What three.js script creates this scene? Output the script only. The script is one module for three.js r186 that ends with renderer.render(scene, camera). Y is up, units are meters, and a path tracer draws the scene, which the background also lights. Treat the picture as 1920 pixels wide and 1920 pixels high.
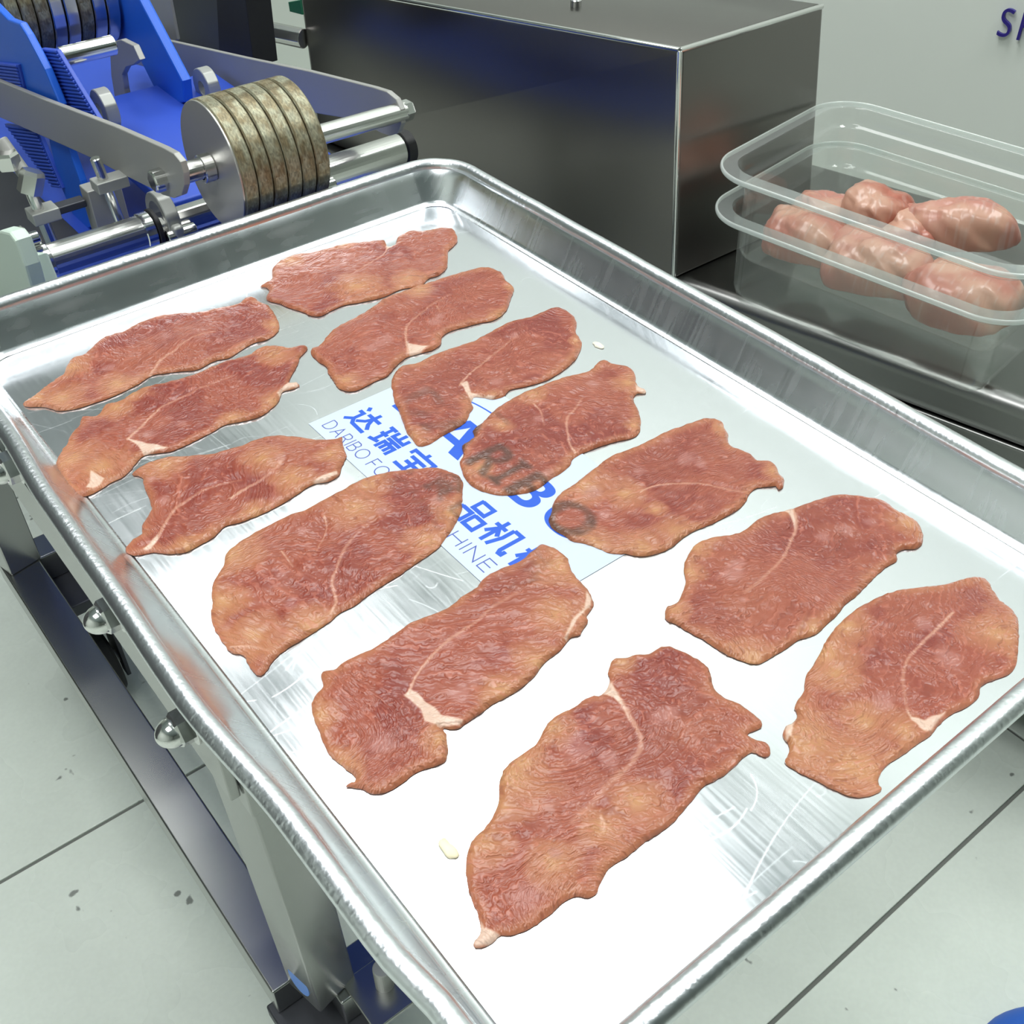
import * as THREE from 'three';
import { RectAreaLightUniformsLib } from 'three/addons/lights/RectAreaLightUniformsLib.js';
import { RoundedBoxGeometry } from 'three/addons/geometries/RoundedBoxGeometry.js';
import { ConvexGeometry } from 'three/addons/geometries/ConvexGeometry.js';
import { mergeGeometries, toCreasedNormals, mergeVertices } from 'three/addons/utils/BufferGeometryUtils.js';
import { FontLoader } from 'three/addons/loaders/FontLoader.js';
import { TextGeometry } from 'three/addons/geometries/TextGeometry.js';

// ---------------------------------------------------------------- camera, exposure, light
// Working coordinates: x across the tray, z along it towards the viewer, y = 0 on the tray floor.
// The room floor lies 0.65 m below; Y0 lifts everything so that the room floor is y = 0.
const Y0 = 0.65, FOCAL = 2067.29, FLOOR = -0.65, CEIL = 2.1;
const EYE = new THREE.Vector3(-0.2797, 0.3989, 0.4014);
const AX = new THREE.Vector3(0.7839, -0.0104, 0.6208), AY = new THREE.Vector3(0.419, 0.7468, -0.5165), AZ = new THREE.Vector3(-0.4583, 0.665, 0.5897);
AX.normalize(); AZ.addScaledVector(AX, -AX.dot(AZ)).normalize(); AY.crossVectors(AZ, AX);
const scene = new THREE.Scene();
scene.background = new THREE.Color(0x000000);
const camera = new THREE.PerspectiveCamera(2 * Math.atan(960 / FOCAL) * 180 / Math.PI, 1, 0.02, 50);
camera.position.set(EYE.x, EYE.y + Y0, EYE.z);
camera.quaternion.setFromRotationMatrix(new THREE.Matrix4().makeBasis(AX, AY, AZ));
const renderer = new THREE.WebGLRenderer();
renderer.toneMapping = THREE.LinearToneMapping;
renderer.toneMappingExposure = 1.0;
renderer.shadowMap.enabled = true;
RectAreaLightUniformsLib.init();
const PANEL_LIGHT = 9, PANEL_TINT = new THREE.Color(0.985, 1.0, 0.99);
// ceiling panels: [x0, x1, z0, z1, strength]; the tray mirrors the first two, the last two are added fill light
const PANELS = [[-0.45, 0.95, -1.25, -0.35, 0.78], [-0.35, 1.1, -2.12, -1.99, 1], [-1.5, -0.75, -0.35, 0.85, 1], [0.85, 1.3, 0.2, 0.9, 1.9]];

// ---------------------------------------------------------------- small helpers
const V = (x, y, z) => new THREE.Vector3(x, y, z);
const ray = (p) => V(0, 0, 0).addScaledVector(AX, (p[0] - 960) / FOCAL).addScaledVector(AY, (960 - p[1]) / FOCAL).addScaledVector(AZ, -1);
const along = (d, t) => EYE.clone().addScaledVector(d, t);
const onY = (p, y) => { const d = ray(p); return along(d, (y - EYE.y) / d.y); };
const onX = (p, x) => { const d = ray(p); return along(d, (x - EYE.x) / d.x); };
const onZ = (p, z) => { const d = ray(p); return along(d, (z - EYE.z) / d.z); };
const onPlane = (p, P0, n) => { const d = ray(p); return along(d, P0.clone().sub(EYE).dot(n) / d.dot(n)); };
let seed = 7;
const rnd = () => { seed = (seed * 1664525 + 1013904223) >>> 0; return seed / 4294967296; };
const clamp = (x, a = 0, b = 1) => Math.min(b, Math.max(a, x));
const lerp = (a, b, t) => a + (b - a) * t;
const smooth = (a, b, x) => { const t = clamp((x - a) / (b - a)); return t * t * (3 - 2 * t); };
const hash = (i, j, s) => { let h = Math.imul(i, 374761393) ^ Math.imul(j, 668265263) ^ Math.imul(s, 1274126177); h = Math.imul(h ^ (h >>> 13), 1103515245); return ((h ^ (h >>> 16)) >>> 0) / 4294967296; };
const noise = (x, y, s = 0) => {
  const i = Math.floor(x), j = Math.floor(y); let u = x - i, v = y - j; u = u * u * (3 - 2 * u); v = v * v * (3 - 2 * v);
  return lerp(lerp(hash(i, j, s), hash(i + 1, j, s), u), lerp(hash(i, j + 1, s), hash(i + 1, j + 1, s), u), v);
};
const fbm = (x, y, s = 0, o = 4) => { let a = 0.5, r = 0, n = 0; for (let k = 0; k < o; k++) { r += a * noise(x, y, s + k * 17); n += a; a *= 0.5; x *= 2.03; y *= 2.03; } return r / n; };
const taken = {};
const numbered = (n) => { const k = taken[n] = (taken[n] ?? -1) + 1; return k ? `${n}_${String(k).padStart(3, '0')}` : n; };
const tag = (o, label, category, group) => { o.userData.label = label; o.userData.category = category; if (group) o.userData.group = group; return o; };
function thing(name, label, category, base, group) {
  const g = new THREE.Group(); g.name = numbered(name); g.position.set(base.x, base.y + Y0, base.z); g._b = base.clone(); scene.add(g);
  return tag(g, label, category, group);
}
function mesh(name, geo, mat, b) {
  geo.translate(-b.x, -b.y, -b.z); const m = new THREE.Mesh(geo, mat); m.name = name; m._b = b; m.castShadow = m.receiveShadow = true; return m;
}
function part(parent, name, geo, mat, label) { const m = mesh(name, geo, mat, parent._b); parent.add(m); if (label) m.userData.label = label; return m; }
function single(name, label, category, base, geo, mat, group) {
  const m = mesh(numbered(name), geo, mat, base.clone()); m.position.set(base.x, base.y + Y0, base.z); scene.add(m); return tag(m, label, category, group);
}
function structure(name, geo, mat, base = V(0, 0, 0)) { const m = mesh(name, geo, mat, base.clone()); m.position.set(base.x, base.y + Y0, base.z); m.userData.kind = 'structure'; scene.add(m); return m; }
const join = (list) => mergeGeometries(list.map((g) => { const q = g.index ? g.toNonIndexed() : g; for (const k of Object.keys(q.attributes)) if (!['position', 'normal', 'uv'].includes(k)) q.deleteAttribute(k); return q; }));
const box = (x0, x1, y0, y1, z0, z1, r = 0) => { const g = r ? new RoundedBoxGeometry(x1 - x0, y1 - y0, z1 - z0, 3, r) : new THREE.BoxGeometry(x1 - x0, y1 - y0, z1 - z0); g.translate((x0 + x1) / 2, (y0 + y1) / 2, (z0 + z1) / 2); return g; };
function aimed(geo, a, b) { // geometry along y, centred: put between a and b
  const d = b.clone().sub(a); geo.applyQuaternion(new THREE.Quaternion().setFromUnitVectors(V(0, 1, 0), d.clone().normalize())); const m = a.clone().add(b).multiplyScalar(0.5); geo.translate(m.x, m.y, m.z); return geo;
}
const rod = (a, b, r, seg = 32, chamfer = 0.0008) => { // solid rod with chamfered ends
  const L = a.distanceTo(b), c = Math.min(chamfer, r * 0.5, L * 0.3);
  const g = new THREE.LatheGeometry([[0, -L / 2], [r - c, -L / 2], [r, -L / 2 + c], [r, L / 2 - c], [r - c, L / 2], [0, L / 2]].map(([x, y]) => new THREE.Vector2(x, y)), seg);
  return aimed(toCreasedNormals(g, 0.6), a, b);
};
const ringGeo = (a, b, ri, ro, seg = 40) => { // washer or collar with a hole, from a to b
  const L = a.distanceTo(b), c = Math.min(0.0007, L * 0.2);
  const g = new THREE.LatheGeometry([[ri, -L / 2], [ro - c, -L / 2], [ro, -L / 2 + c], [ro, L / 2 - c], [ro - c, L / 2], [ri, L / 2], [ri, -L / 2]].map(([x, y]) => new THREE.Vector2(x, y)), seg);
  return aimed(toCreasedNormals(g, 0.6), a, b);
};
const hexNut = (a, b, r) => { // hexagonal head with a chamfered crown
  const L = a.distanceTo(b);
  return aimed(toCreasedNormals(new THREE.LatheGeometry([[0, -L / 2], [r, -L / 2], [r, L * 0.32], [r * 0.86, L / 2], [0, L / 2]].map(([x, y]) => new THREE.Vector2(x, y)), 6), 0.3), a, b);
};
const prism = (pts, x0, x1, bevel = 0.0008) => { // outline given as points (z, y) extruded from x0 to x1
  const s = new THREE.Shape(pts.map((p) => new THREE.Vector2(p.z, p.y)));
  const g = new THREE.ExtrudeGeometry(s, { depth: x1 - x0 - 2 * bevel, bevelEnabled: true, bevelThickness: bevel, bevelSize: bevel, bevelOffset: -bevel, bevelSegments: 2, curveSegments: 8 });
  g.applyMatrix4(new THREE.Matrix4().makeBasis(V(0, 0, 1), V(0, 1, 0), V(1, 0, 0))); // shape x -> z, depth -> x (mirrors, so flip)
  const p = g.attributes.position, n = g.attributes.normal;
  for (let i = 0; i < p.count; i += 3) for (const at of [p, n, g.attributes.uv]) { const k = at.itemSize; for (let c = 0; c < k; c++) { const t = at.array[(i + 1) * k + c]; at.array[(i + 1) * k + c] = at.array[(i + 2) * k + c]; at.array[(i + 2) * k + c] = t; } }
  g.computeVertexNormals(); g.translate(x0 + bevel, 0, 0); return g;
};
const platePx = (px, x, t, bevel) => prism(px.map((p) => onX(p, x)), x, x + t, bevel); // plate standing along z, outline read off the photograph
const hull = (corners, r) => { // solid with rounded edges around eight (or more) corners
  const pts = []; for (const c of corners) { const s = new THREE.IcosahedronGeometry(r, 2); const p = s.attributes.position; for (let i = 0; i < p.count; i++) pts.push(V(p.getX(i) + c.x, p.getY(i) + c.y, p.getZ(i) + c.z)); }
  return toCreasedNormals(new ConvexGeometry(pts), 0.5);
};
const spin = (geo, yaw, c) => { geo.translate(-c.x, -c.y, -c.z); geo.rotateY(yaw); geo.translate(c.x, c.y, c.z); return geo; };
function texture(canvasOrData, w, h, srgb, repeat) {
  const t = w ? new THREE.DataTexture(canvasOrData, w, h) : new THREE.CanvasTexture(canvasOrData);
  t.magFilter = THREE.LinearFilter; t.minFilter = THREE.LinearFilter; if (srgb) t.colorSpace = THREE.SRGBColorSpace;
  if (repeat) { t.wrapS = t.wrapT = THREE.RepeatWrapping; t.repeat.set(repeat, repeat); }
  t.needsUpdate = true; return t;
}
const grey = (n, f, repeat) => { const d = new Uint8Array(n * n * 4); for (let j = 0; j < n; j++) for (let i = 0; i < n; i++) { const v = clamp(f(i / n, j / n)) * 255; d.set([v, v, v, 255], (j * n + i) * 4); } return texture(d, n, n, false, repeat); };
const M = (o) => new THREE.MeshPhysicalMaterial(o);
const lin = (r, g, b) => new THREE.Color().setRGB(r, g, b);

// ---------------------------------------------------------------- materials
const smudge = grey(256, (u, v) => 0.55 + 0.9 * (fbm(u * 8, v * 8, 3) - 0.5) + 0.25 * (noise(u * 120, v * 20, 9) - 0.5), 2);
const mat = {
  steel: M({ color: lin(0.4, 0.405, 0.395), metalness: 1, roughness: 0.27 }),
  housing: M({ color: lin(0.21, 0.198, 0.19), metalness: 1, roughness: 0.3 }),
  bench: M({ color: lin(0.22, 0.22, 0.215), metalness: 1, roughness: 0.3 }),
  chrome: M({ color: lin(0.74, 0.74, 0.73), metalness: 1, roughness: 0.12 }),
  shaft: M({ color: lin(0.68, 0.68, 0.66), metalness: 1, roughness: 0.24 }),
  plate: M({ color: lin(0.36, 0.36, 0.345), metalness: 0.45, roughness: 0.5 }),
  cast: M({ color: lin(0.4, 0.41, 0.39), metalness: 0.6, roughness: 0.55 }),
  darkSteel: M({ color: lin(0.075, 0.078, 0.09), metalness: 0.8, roughness: 0.5 }),
  black: M({ color: lin(0.012, 0.012, 0.014), roughness: 0.6 }),
  rubber: M({ color: lin(0.02, 0.02, 0.021), roughness: 0.75 }),
  blue: M({ color: lin(0.012, 0.115, 0.62), roughness: 0.42 }),
  belt: M({ color: lin(0.022, 0.07, 0.45), roughness: 0.5 }),
  nylon: M({ color: lin(0.55, 0.66, 0.58), roughness: 0.5 }),
  letter: M({ color: lin(0.03, 0.02, 0.22), roughness: 0.35 }),
  wall: M({ color: lin(0.74, 0.785, 0.735), roughness: 0.75 }),
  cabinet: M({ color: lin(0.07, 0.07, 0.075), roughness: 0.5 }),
  ceiling: M({ color: lin(0.5, 0.56, 0.58), roughness: 0.9 }),
  grout: M({ color: lin(0.16, 0.17, 0.155), roughness: 0.9 }),
};

// ---------------------------------------------------------------- room
{
  const R = [-2.6, 3.0, -4.3, 7.5]; // x0 x1 z0 z1
  const floor = structure('floor', box(R[0] - 0.1, R[1] + 0.3, FLOOR - 0.12, FLOOR - 0.0025, R[2] - 0.1, R[3] + 0.1), mat.grout);
  const n = 512, d = new Uint8Array(n * n * 4);
  for (let j = 0; j < n; j++) for (let i = 0; i < n; i++) {
    const u = i / n, v = j / n; const a = fbm(u * 5, v * 5, 21) - 0.5, sp = 0.8 * smooth(0.85, 0.88, fbm(u * 34, v * 34, 40, 3)), fine = noise(u * 200, v * 200, 5) - 0.5;
    const k = 1 + 0.09 * a + 0.02 * fine - 0.5 * sp; d.set([clamp(0.84 * k) * 255, clamp(0.872 * k) * 255, clamp(0.835 * k) * 255, 255], (j * n + i) * 4);
  }
  const map = texture(d, n, n, true);
  const tileMat = M({ map, roughness: 0.36, roughnessMap: grey(128, (u, v) => 0.75 + 0.5 * (fbm(u * 6, v * 6, 2) - 0.5), 1) });
  const X0 = 0.657, Z0 = 0.19, T = 0.6, variants = [0, 1, 2, 3].map((k) => { const g = new RoundedBoxGeometry(T - 0.004, 0.012, T - 0.004, 1, 0.0012); const p = g.attributes.position, uv = g.attributes.uv; for (let i = 0; i < p.count; i++) { let a = p.getX(i) / T + 0.5, b = p.getZ(i) / T + 0.5; for (let q = 0; q < k; q++) [a, b] = [b, 1 - a]; uv.setXY(i, a, b); } return g; });
  for (let i = -6; i < 5; i++) for (let j = -8; j < 13; j++) {
    const m = new THREE.Mesh(variants[(i * 7 + j * 3 + 60) % 4], tileMat); m.name = 'floor_tile'; m.position.set(X0 + (i + 0.5) * T, FLOOR - 0.006, Z0 + (j + 0.5) * T); m.castShadow = m.receiveShadow = true; floor.add(m);
  }
  structure('ceiling', box(R[0] - 0.1, R[1] + 0.3, CEIL + 0.012, CEIL + 0.12, R[2] - 0.1, R[3] + 0.1), mat.ceiling);
  structure('wall_left', box(R[0] - 0.1, R[0], FLOOR, CEIL + 0.012, R[2] - 0.1, R[3] + 0.1), mat.wall);
  structure('wall_back', box(R[0] - 0.1, R[1] + 0.3, FLOOR, CEIL + 0.012, R[2] - 0.1, R[2]), mat.wall);
  structure('wall_front', box(R[0] - 0.1, R[1] + 0.3, FLOOR, CEIL + 0.012, R[3], R[3] + 0.1), mat.wall);
}
const WALL_YAW = Math.atan2(0.18, 0.983), WALL_AT = V(1.3, 0, -0.2), WALL_N = V(-0.983, 0, 0.18).normalize(), WALL_U = V(0.18, 0, 0.983).normalize();
{
  const g = box(0, 0.1, FLOOR, CEIL + 0.012, -4.2, 7.8); g.rotateY(WALL_YAW); g.translate(WALL_AT.x, 0, WALL_AT.z); structure('wall_right', g, mat.wall);
  const font = await new FontLoader().loadAsync('fonts/droid/droid_sans_regular.typeface.json');
  const a = onPlane([1869, 63], WALL_AT, WALL_N), b = onPlane([1885, 12], WALL_AT, WALL_N), h = b.y - a.y;
  let cx = 0;
  for (const ch of 'SH') {
    const t = new TextGeometry(ch, { font, size: h, depth: 0.004, curveSegments: 8, bevelEnabled: true, bevelThickness: 0.0004, bevelSize: 0.0001, bevelSegments: 2 });
    t.scale(0.8, 1, 1); t.computeBoundingBox(); const w = t.boundingBox.max.x; t.translate(cx, 0, 0); cx += w + h * 0.2;
    // letter x runs along the wall towards the viewer, z out of the wall
    t.applyMatrix4(new THREE.Matrix4().makeBasis(WALL_U, V(0, 1, 0), WALL_N)); t.translate(a.x + WALL_N.x * 0.003, a.y, a.z + WALL_N.z * 0.003);
    const c = new THREE.Box3().setFromBufferAttribute(t.attributes.position).getCenter(V(0, 0, 0));
    single('wall_letter', `dark blue raised letter ${ch} on the pale wall`, 'letter', c, t, mat.letter, 'letters on the pale wall');
  }
}
for (const [x0, x1, z0, z1, power] of PANELS) {
  const c = V((x0 + x1) / 2, CEIL, (z0 + z1) / 2);
  const g = thing('ceiling_light', 'flat white ceiling light panel', 'light', c, 'ceiling light panels');  // also serves the two unseen panels added to brighten floor and wall
  part(g, 'frame', join([box(x0 - 0.015, x0, CEIL - 0.012, CEIL + 0.012, z0 - 0.015, z1 + 0.015), box(x1, x1 + 0.015, CEIL - 0.012, CEIL + 0.012, z0 - 0.015, z1 + 0.015), box(x0, x1, CEIL - 0.012, CEIL + 0.012, z0 - 0.015, z0), box(x0, x1, CEIL - 0.012, CEIL + 0.012, z1, z1 + 0.015)]), mat.ceiling);
  part(g, 'diffuser_lamp', box(x0, x1, CEIL, CEIL + 0.012, z0, z1), M({ color: lin(0.9, 0.9, 0.9), emissive: PANEL_TINT, emissiveIntensity: 2 }));
  const l = new THREE.RectAreaLight(PANEL_TINT, PANEL_LIGHT * power, x1 - x0, z1 - z0); l.position.set(0, -0.006, 0); l.rotation.x = -Math.PI / 2; l.castShadow = true; g.add(l);
}

// ---------------------------------------------------------------- baking tray
const TW = 0.185, TL = 0.2835, RIM_H = 0.0254, FLARE = 0.0157; // half floor width, half floor length
const dentX = (z, k) => { // the long left side is bowed: sideways offset by place, fading down the wall
  const t = [[-0.3, 0], [-0.165, 0.0018], [-0.088, -0.0019], [-0.02, -0.0027], [0.077, -0.0046], [0.16, 0.0002], [0.22, 0.0004], [0.26, 0.004], [0.3, 0.003]];
  for (let i = 1; i < t.length; i++) if (z <= t[i][0]) return k * lerp(t[i - 1][1], t[i][1], smooth(t[i - 1][0], t[i][0], Math.max(z, t[i - 1][0])));
  return 0;
};
function roundedLoop(hx, hz, r, nc = 14, ns = 46) { // points around a rounded rectangle
  const out = []; const cs = [[hx - r, hz - r, 0], [-(hx - r), hz - r, 1], [-(hx - r), -(hz - r), 2], [hx - r, -(hz - r), 3]];
  for (let c = 0; c < 4; c++) {
    const [cx, cz, q] = cs[c]; for (let i = 0; i <= nc; i++) { const a = (q + i / nc) * Math.PI / 2; out.push([cx + r * Math.cos(a), cz + r * Math.sin(a)]); }
    const a = out[out.length - 1], [nx, nz, nq] = cs[(c + 1) % 4], b = [nx + r * Math.cos(nq * Math.PI / 2), nz + r * Math.sin(nq * Math.PI / 2)];
    for (let i = 1; i < ns; i++) out.push([lerp(a[0], b[0], i / ns), lerp(a[1], b[1], i / ns)]);
  }
  return out;
}
function sweepLoops(profile, hx, hz, r0, warp, closeProfile = false) { // profile: [outward offset, height]
  const loops = profile.map(([o]) => roundedLoop(hx + o, hz + o, Math.max(r0 + o, 0.004))), n = loops[0].length, pos = [], uv = [], idx = [];
  profile.forEach(([o, y], k) => loops[k].forEach(([x, z], i) => { const p = warp ? warp(x, y, z) : [x, y, z]; pos.push(...p); uv.push(x, z); }));
  const K = profile.length; for (let k = 0; k < (closeProfile ? K : K - 1); k++) for (let i = 0; i < n; i++) { const a = k * n + i, b = k * n + (i + 1) % n, c = ((k + 1) % K) * n + i, d = ((k + 1) % K) * n + (i + 1) % n; idx.push(a, c, b, b, c, d); }
  const g = new THREE.BufferGeometry(); g.setAttribute('position', new THREE.Float32BufferAttribute(pos, 3)); g.setAttribute('uv', new THREE.Float32BufferAttribute(uv, 2)); g.setIndex(idx); g.computeVertexNormals(); g.loop = loops; return g;
}
const warpTray = (x, y, z) => [x < -0.15 ? x + dentX(z, smooth(0.002, RIM_H, y)) * smooth(-0.15, -0.185, x) : x, y, z + 0.0095 * smooth(0.16, 0.27, z) * smooth(RIM_H, 0, y)]; // the front wall stands steeper than the others
const trayThing = thing('baking_tray', 'shallow aluminium baking tray with rolled rim holding rows of thin meat slices', 'tray', V(0, 0, 0));
{
  // scratched aluminium: hairlines, scuffs and dull blotches
  const n = 1536, cv = document.createElement('canvas'); cv.width = cv.height = n; const c = cv.getContext('2d');
  c.fillStyle = 'rgb(92,92,92)'; c.fillRect(0, 0, n, n);
  const im = c.getImageData(0, 0, n, n);
  for (let j = 0; j < n; j++) for (let i = 0; i < n; i++) { const lo = fbm(i / 150, j / 200, 60, 5); const v = 76 + 90 * (lo - 0.5) + 30 * (noise(i / 2.2, j / 50, 6) - 0.5); im.data.set([v, v, v, 255], (j * n + i) * 4); }
  c.putImageData(im, 0, 0);
  const cb = document.createElement('canvas'); cb.width = cb.height = n; const b = cb.getContext('2d'); b.fillStyle = 'rgb(128,128,128)'; b.fillRect(0, 0, n, n);
  seed = 91;
  for (let k = 0; k < 900; k++) {
    const x = rnd() * n, y = rnd() * n, a = (rnd() < 0.6 ? -0.5 + rnd() * 0.7 : rnd() * 6.3), L = 15 + rnd() * rnd() * 260, w = 0.6 + rnd() * 1.0, q = 40 * (rnd() - 0.5);
    for (const [ctx, lo, hi] of [[c, 120, 215], [b, 70, 190]]) { const v = Math.round(lerp(lo, hi, (k * 0.618) % 1)); ctx.strokeStyle = `rgba(${v},${v},${v},${0.25 + 0.4 * ((k * 0.37) % 1)})`; ctx.lineWidth = w; ctx.beginPath(); ctx.moveTo(x, y); ctx.quadraticCurveTo(x + L / 2 * Math.cos(a) - q * Math.sin(a), y + L / 2 * Math.sin(a) + q * Math.cos(a), x + L * Math.cos(a), y + L * Math.sin(a)); ctx.stroke(); }
  }
  const place = (t) => { t.wrapS = t.wrapT = THREE.RepeatWrapping; t.repeat.set(1 / 0.62, 1 / 0.62); t.offset.set(0.5, 0.5); return t; };
  const aluFloor = M({ color: lin(0.73, 0.755, 0.785), metalness: 0.89, roughness: 0.55, roughnessMap: place(texture(cv)), bumpMap: place(texture(cb)), bumpScale: 0.00004 });
  const aluWall = M({ color: lin(0.73, 0.755, 0.785), metalness: 1, roughness: 0.34, roughnessMap: grey(256, (u, v) => 0.78 + 0.3 * (fbm(u * 10, v * 10, 8) - 0.5) + 0.26 * (noise(u * 3, v * 128, 15) - 0.5) * smooth(0.35, 0.6, noise(u * 12, v * 14, 16)), 6) });
  const aluRim = M({ color: lin(0.73, 0.755, 0.785), metalness: 1, roughness: 0.3, bumpMap: grey(512, (u, v) => fbm(u * 90, v * 90, 12, 3), 6), bumpScale: 0.00018 });
  // floor sheet
  const fl = roundedLoop(TW - 0.005, TL - 0.005, 0.018), gx = 24, gz = 34, sh = new THREE.Shape(fl.map(([x, z]) => new THREE.Vector2(x, -z)));
  const fg = new THREE.ShapeGeometry(sh); fg.rotateX(-Math.PI / 2); { const p = fg.attributes.position, u = fg.attributes.uv; for (let i = 0; i < p.count; i++) { p.setZ(i, warpTray(0, 0, p.getZ(i))[2]); u.setXY(i, p.getX(i), p.getZ(i)); } }
  const fb = fg.clone(); fb.translate(0, -0.0012, 0); fb.index.array.reverse(); fb.computeVertexNormals();
  part(trayThing, 'tray_floor', mergeGeometries([fg, fb]), aluFloor, 'scratched shiny aluminium floor');
  const arc = []; for (let i = 0; i <= 5; i++) { const a = i / 5 * 1.02; arc.push([-0.005 + 0.0062 * Math.sin(a), 0.0062 * (1 - Math.cos(a))]); }
  const inner = [...arc, [0.0045, 0.0108], [0.0078, 0.018], [FLARE - 0.0042, RIM_H - 0.001]];
  const outer = inner.map(([o, y]) => [o + 0.0011, y - 0.0009]).reverse();
  part(trayThing, 'tray_wall', sweepLoops([...inner, ...outer], TW, TL, 0.02, warpTray, true), aluWall);
  // rolled bead, slightly lumpy
  const bead = []; for (let i = 0; i < 14; i++) { const a = -i / 14 * 2 * Math.PI; bead.push([FLARE + 0.0005 + 0.0055 * Math.cos(a), RIM_H - 0.001 + 0.0055 * Math.sin(a)]); }
  part(trayThing, 'rolled_rim', sweepLoops(bead, TW, TL, 0.02, (x, y, z) => { const w = warpTray(x, RIM_H, z); const k = 0.0005 * (fbm(x * 60 + 9, z * 60, 31, 3) - 0.5); return [w[0] + (x < -0.15 ? 0 : k), y + k, w[2]]; }, true), aluRim, 'rolled aluminium rim with dull scuffs');
}

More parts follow.
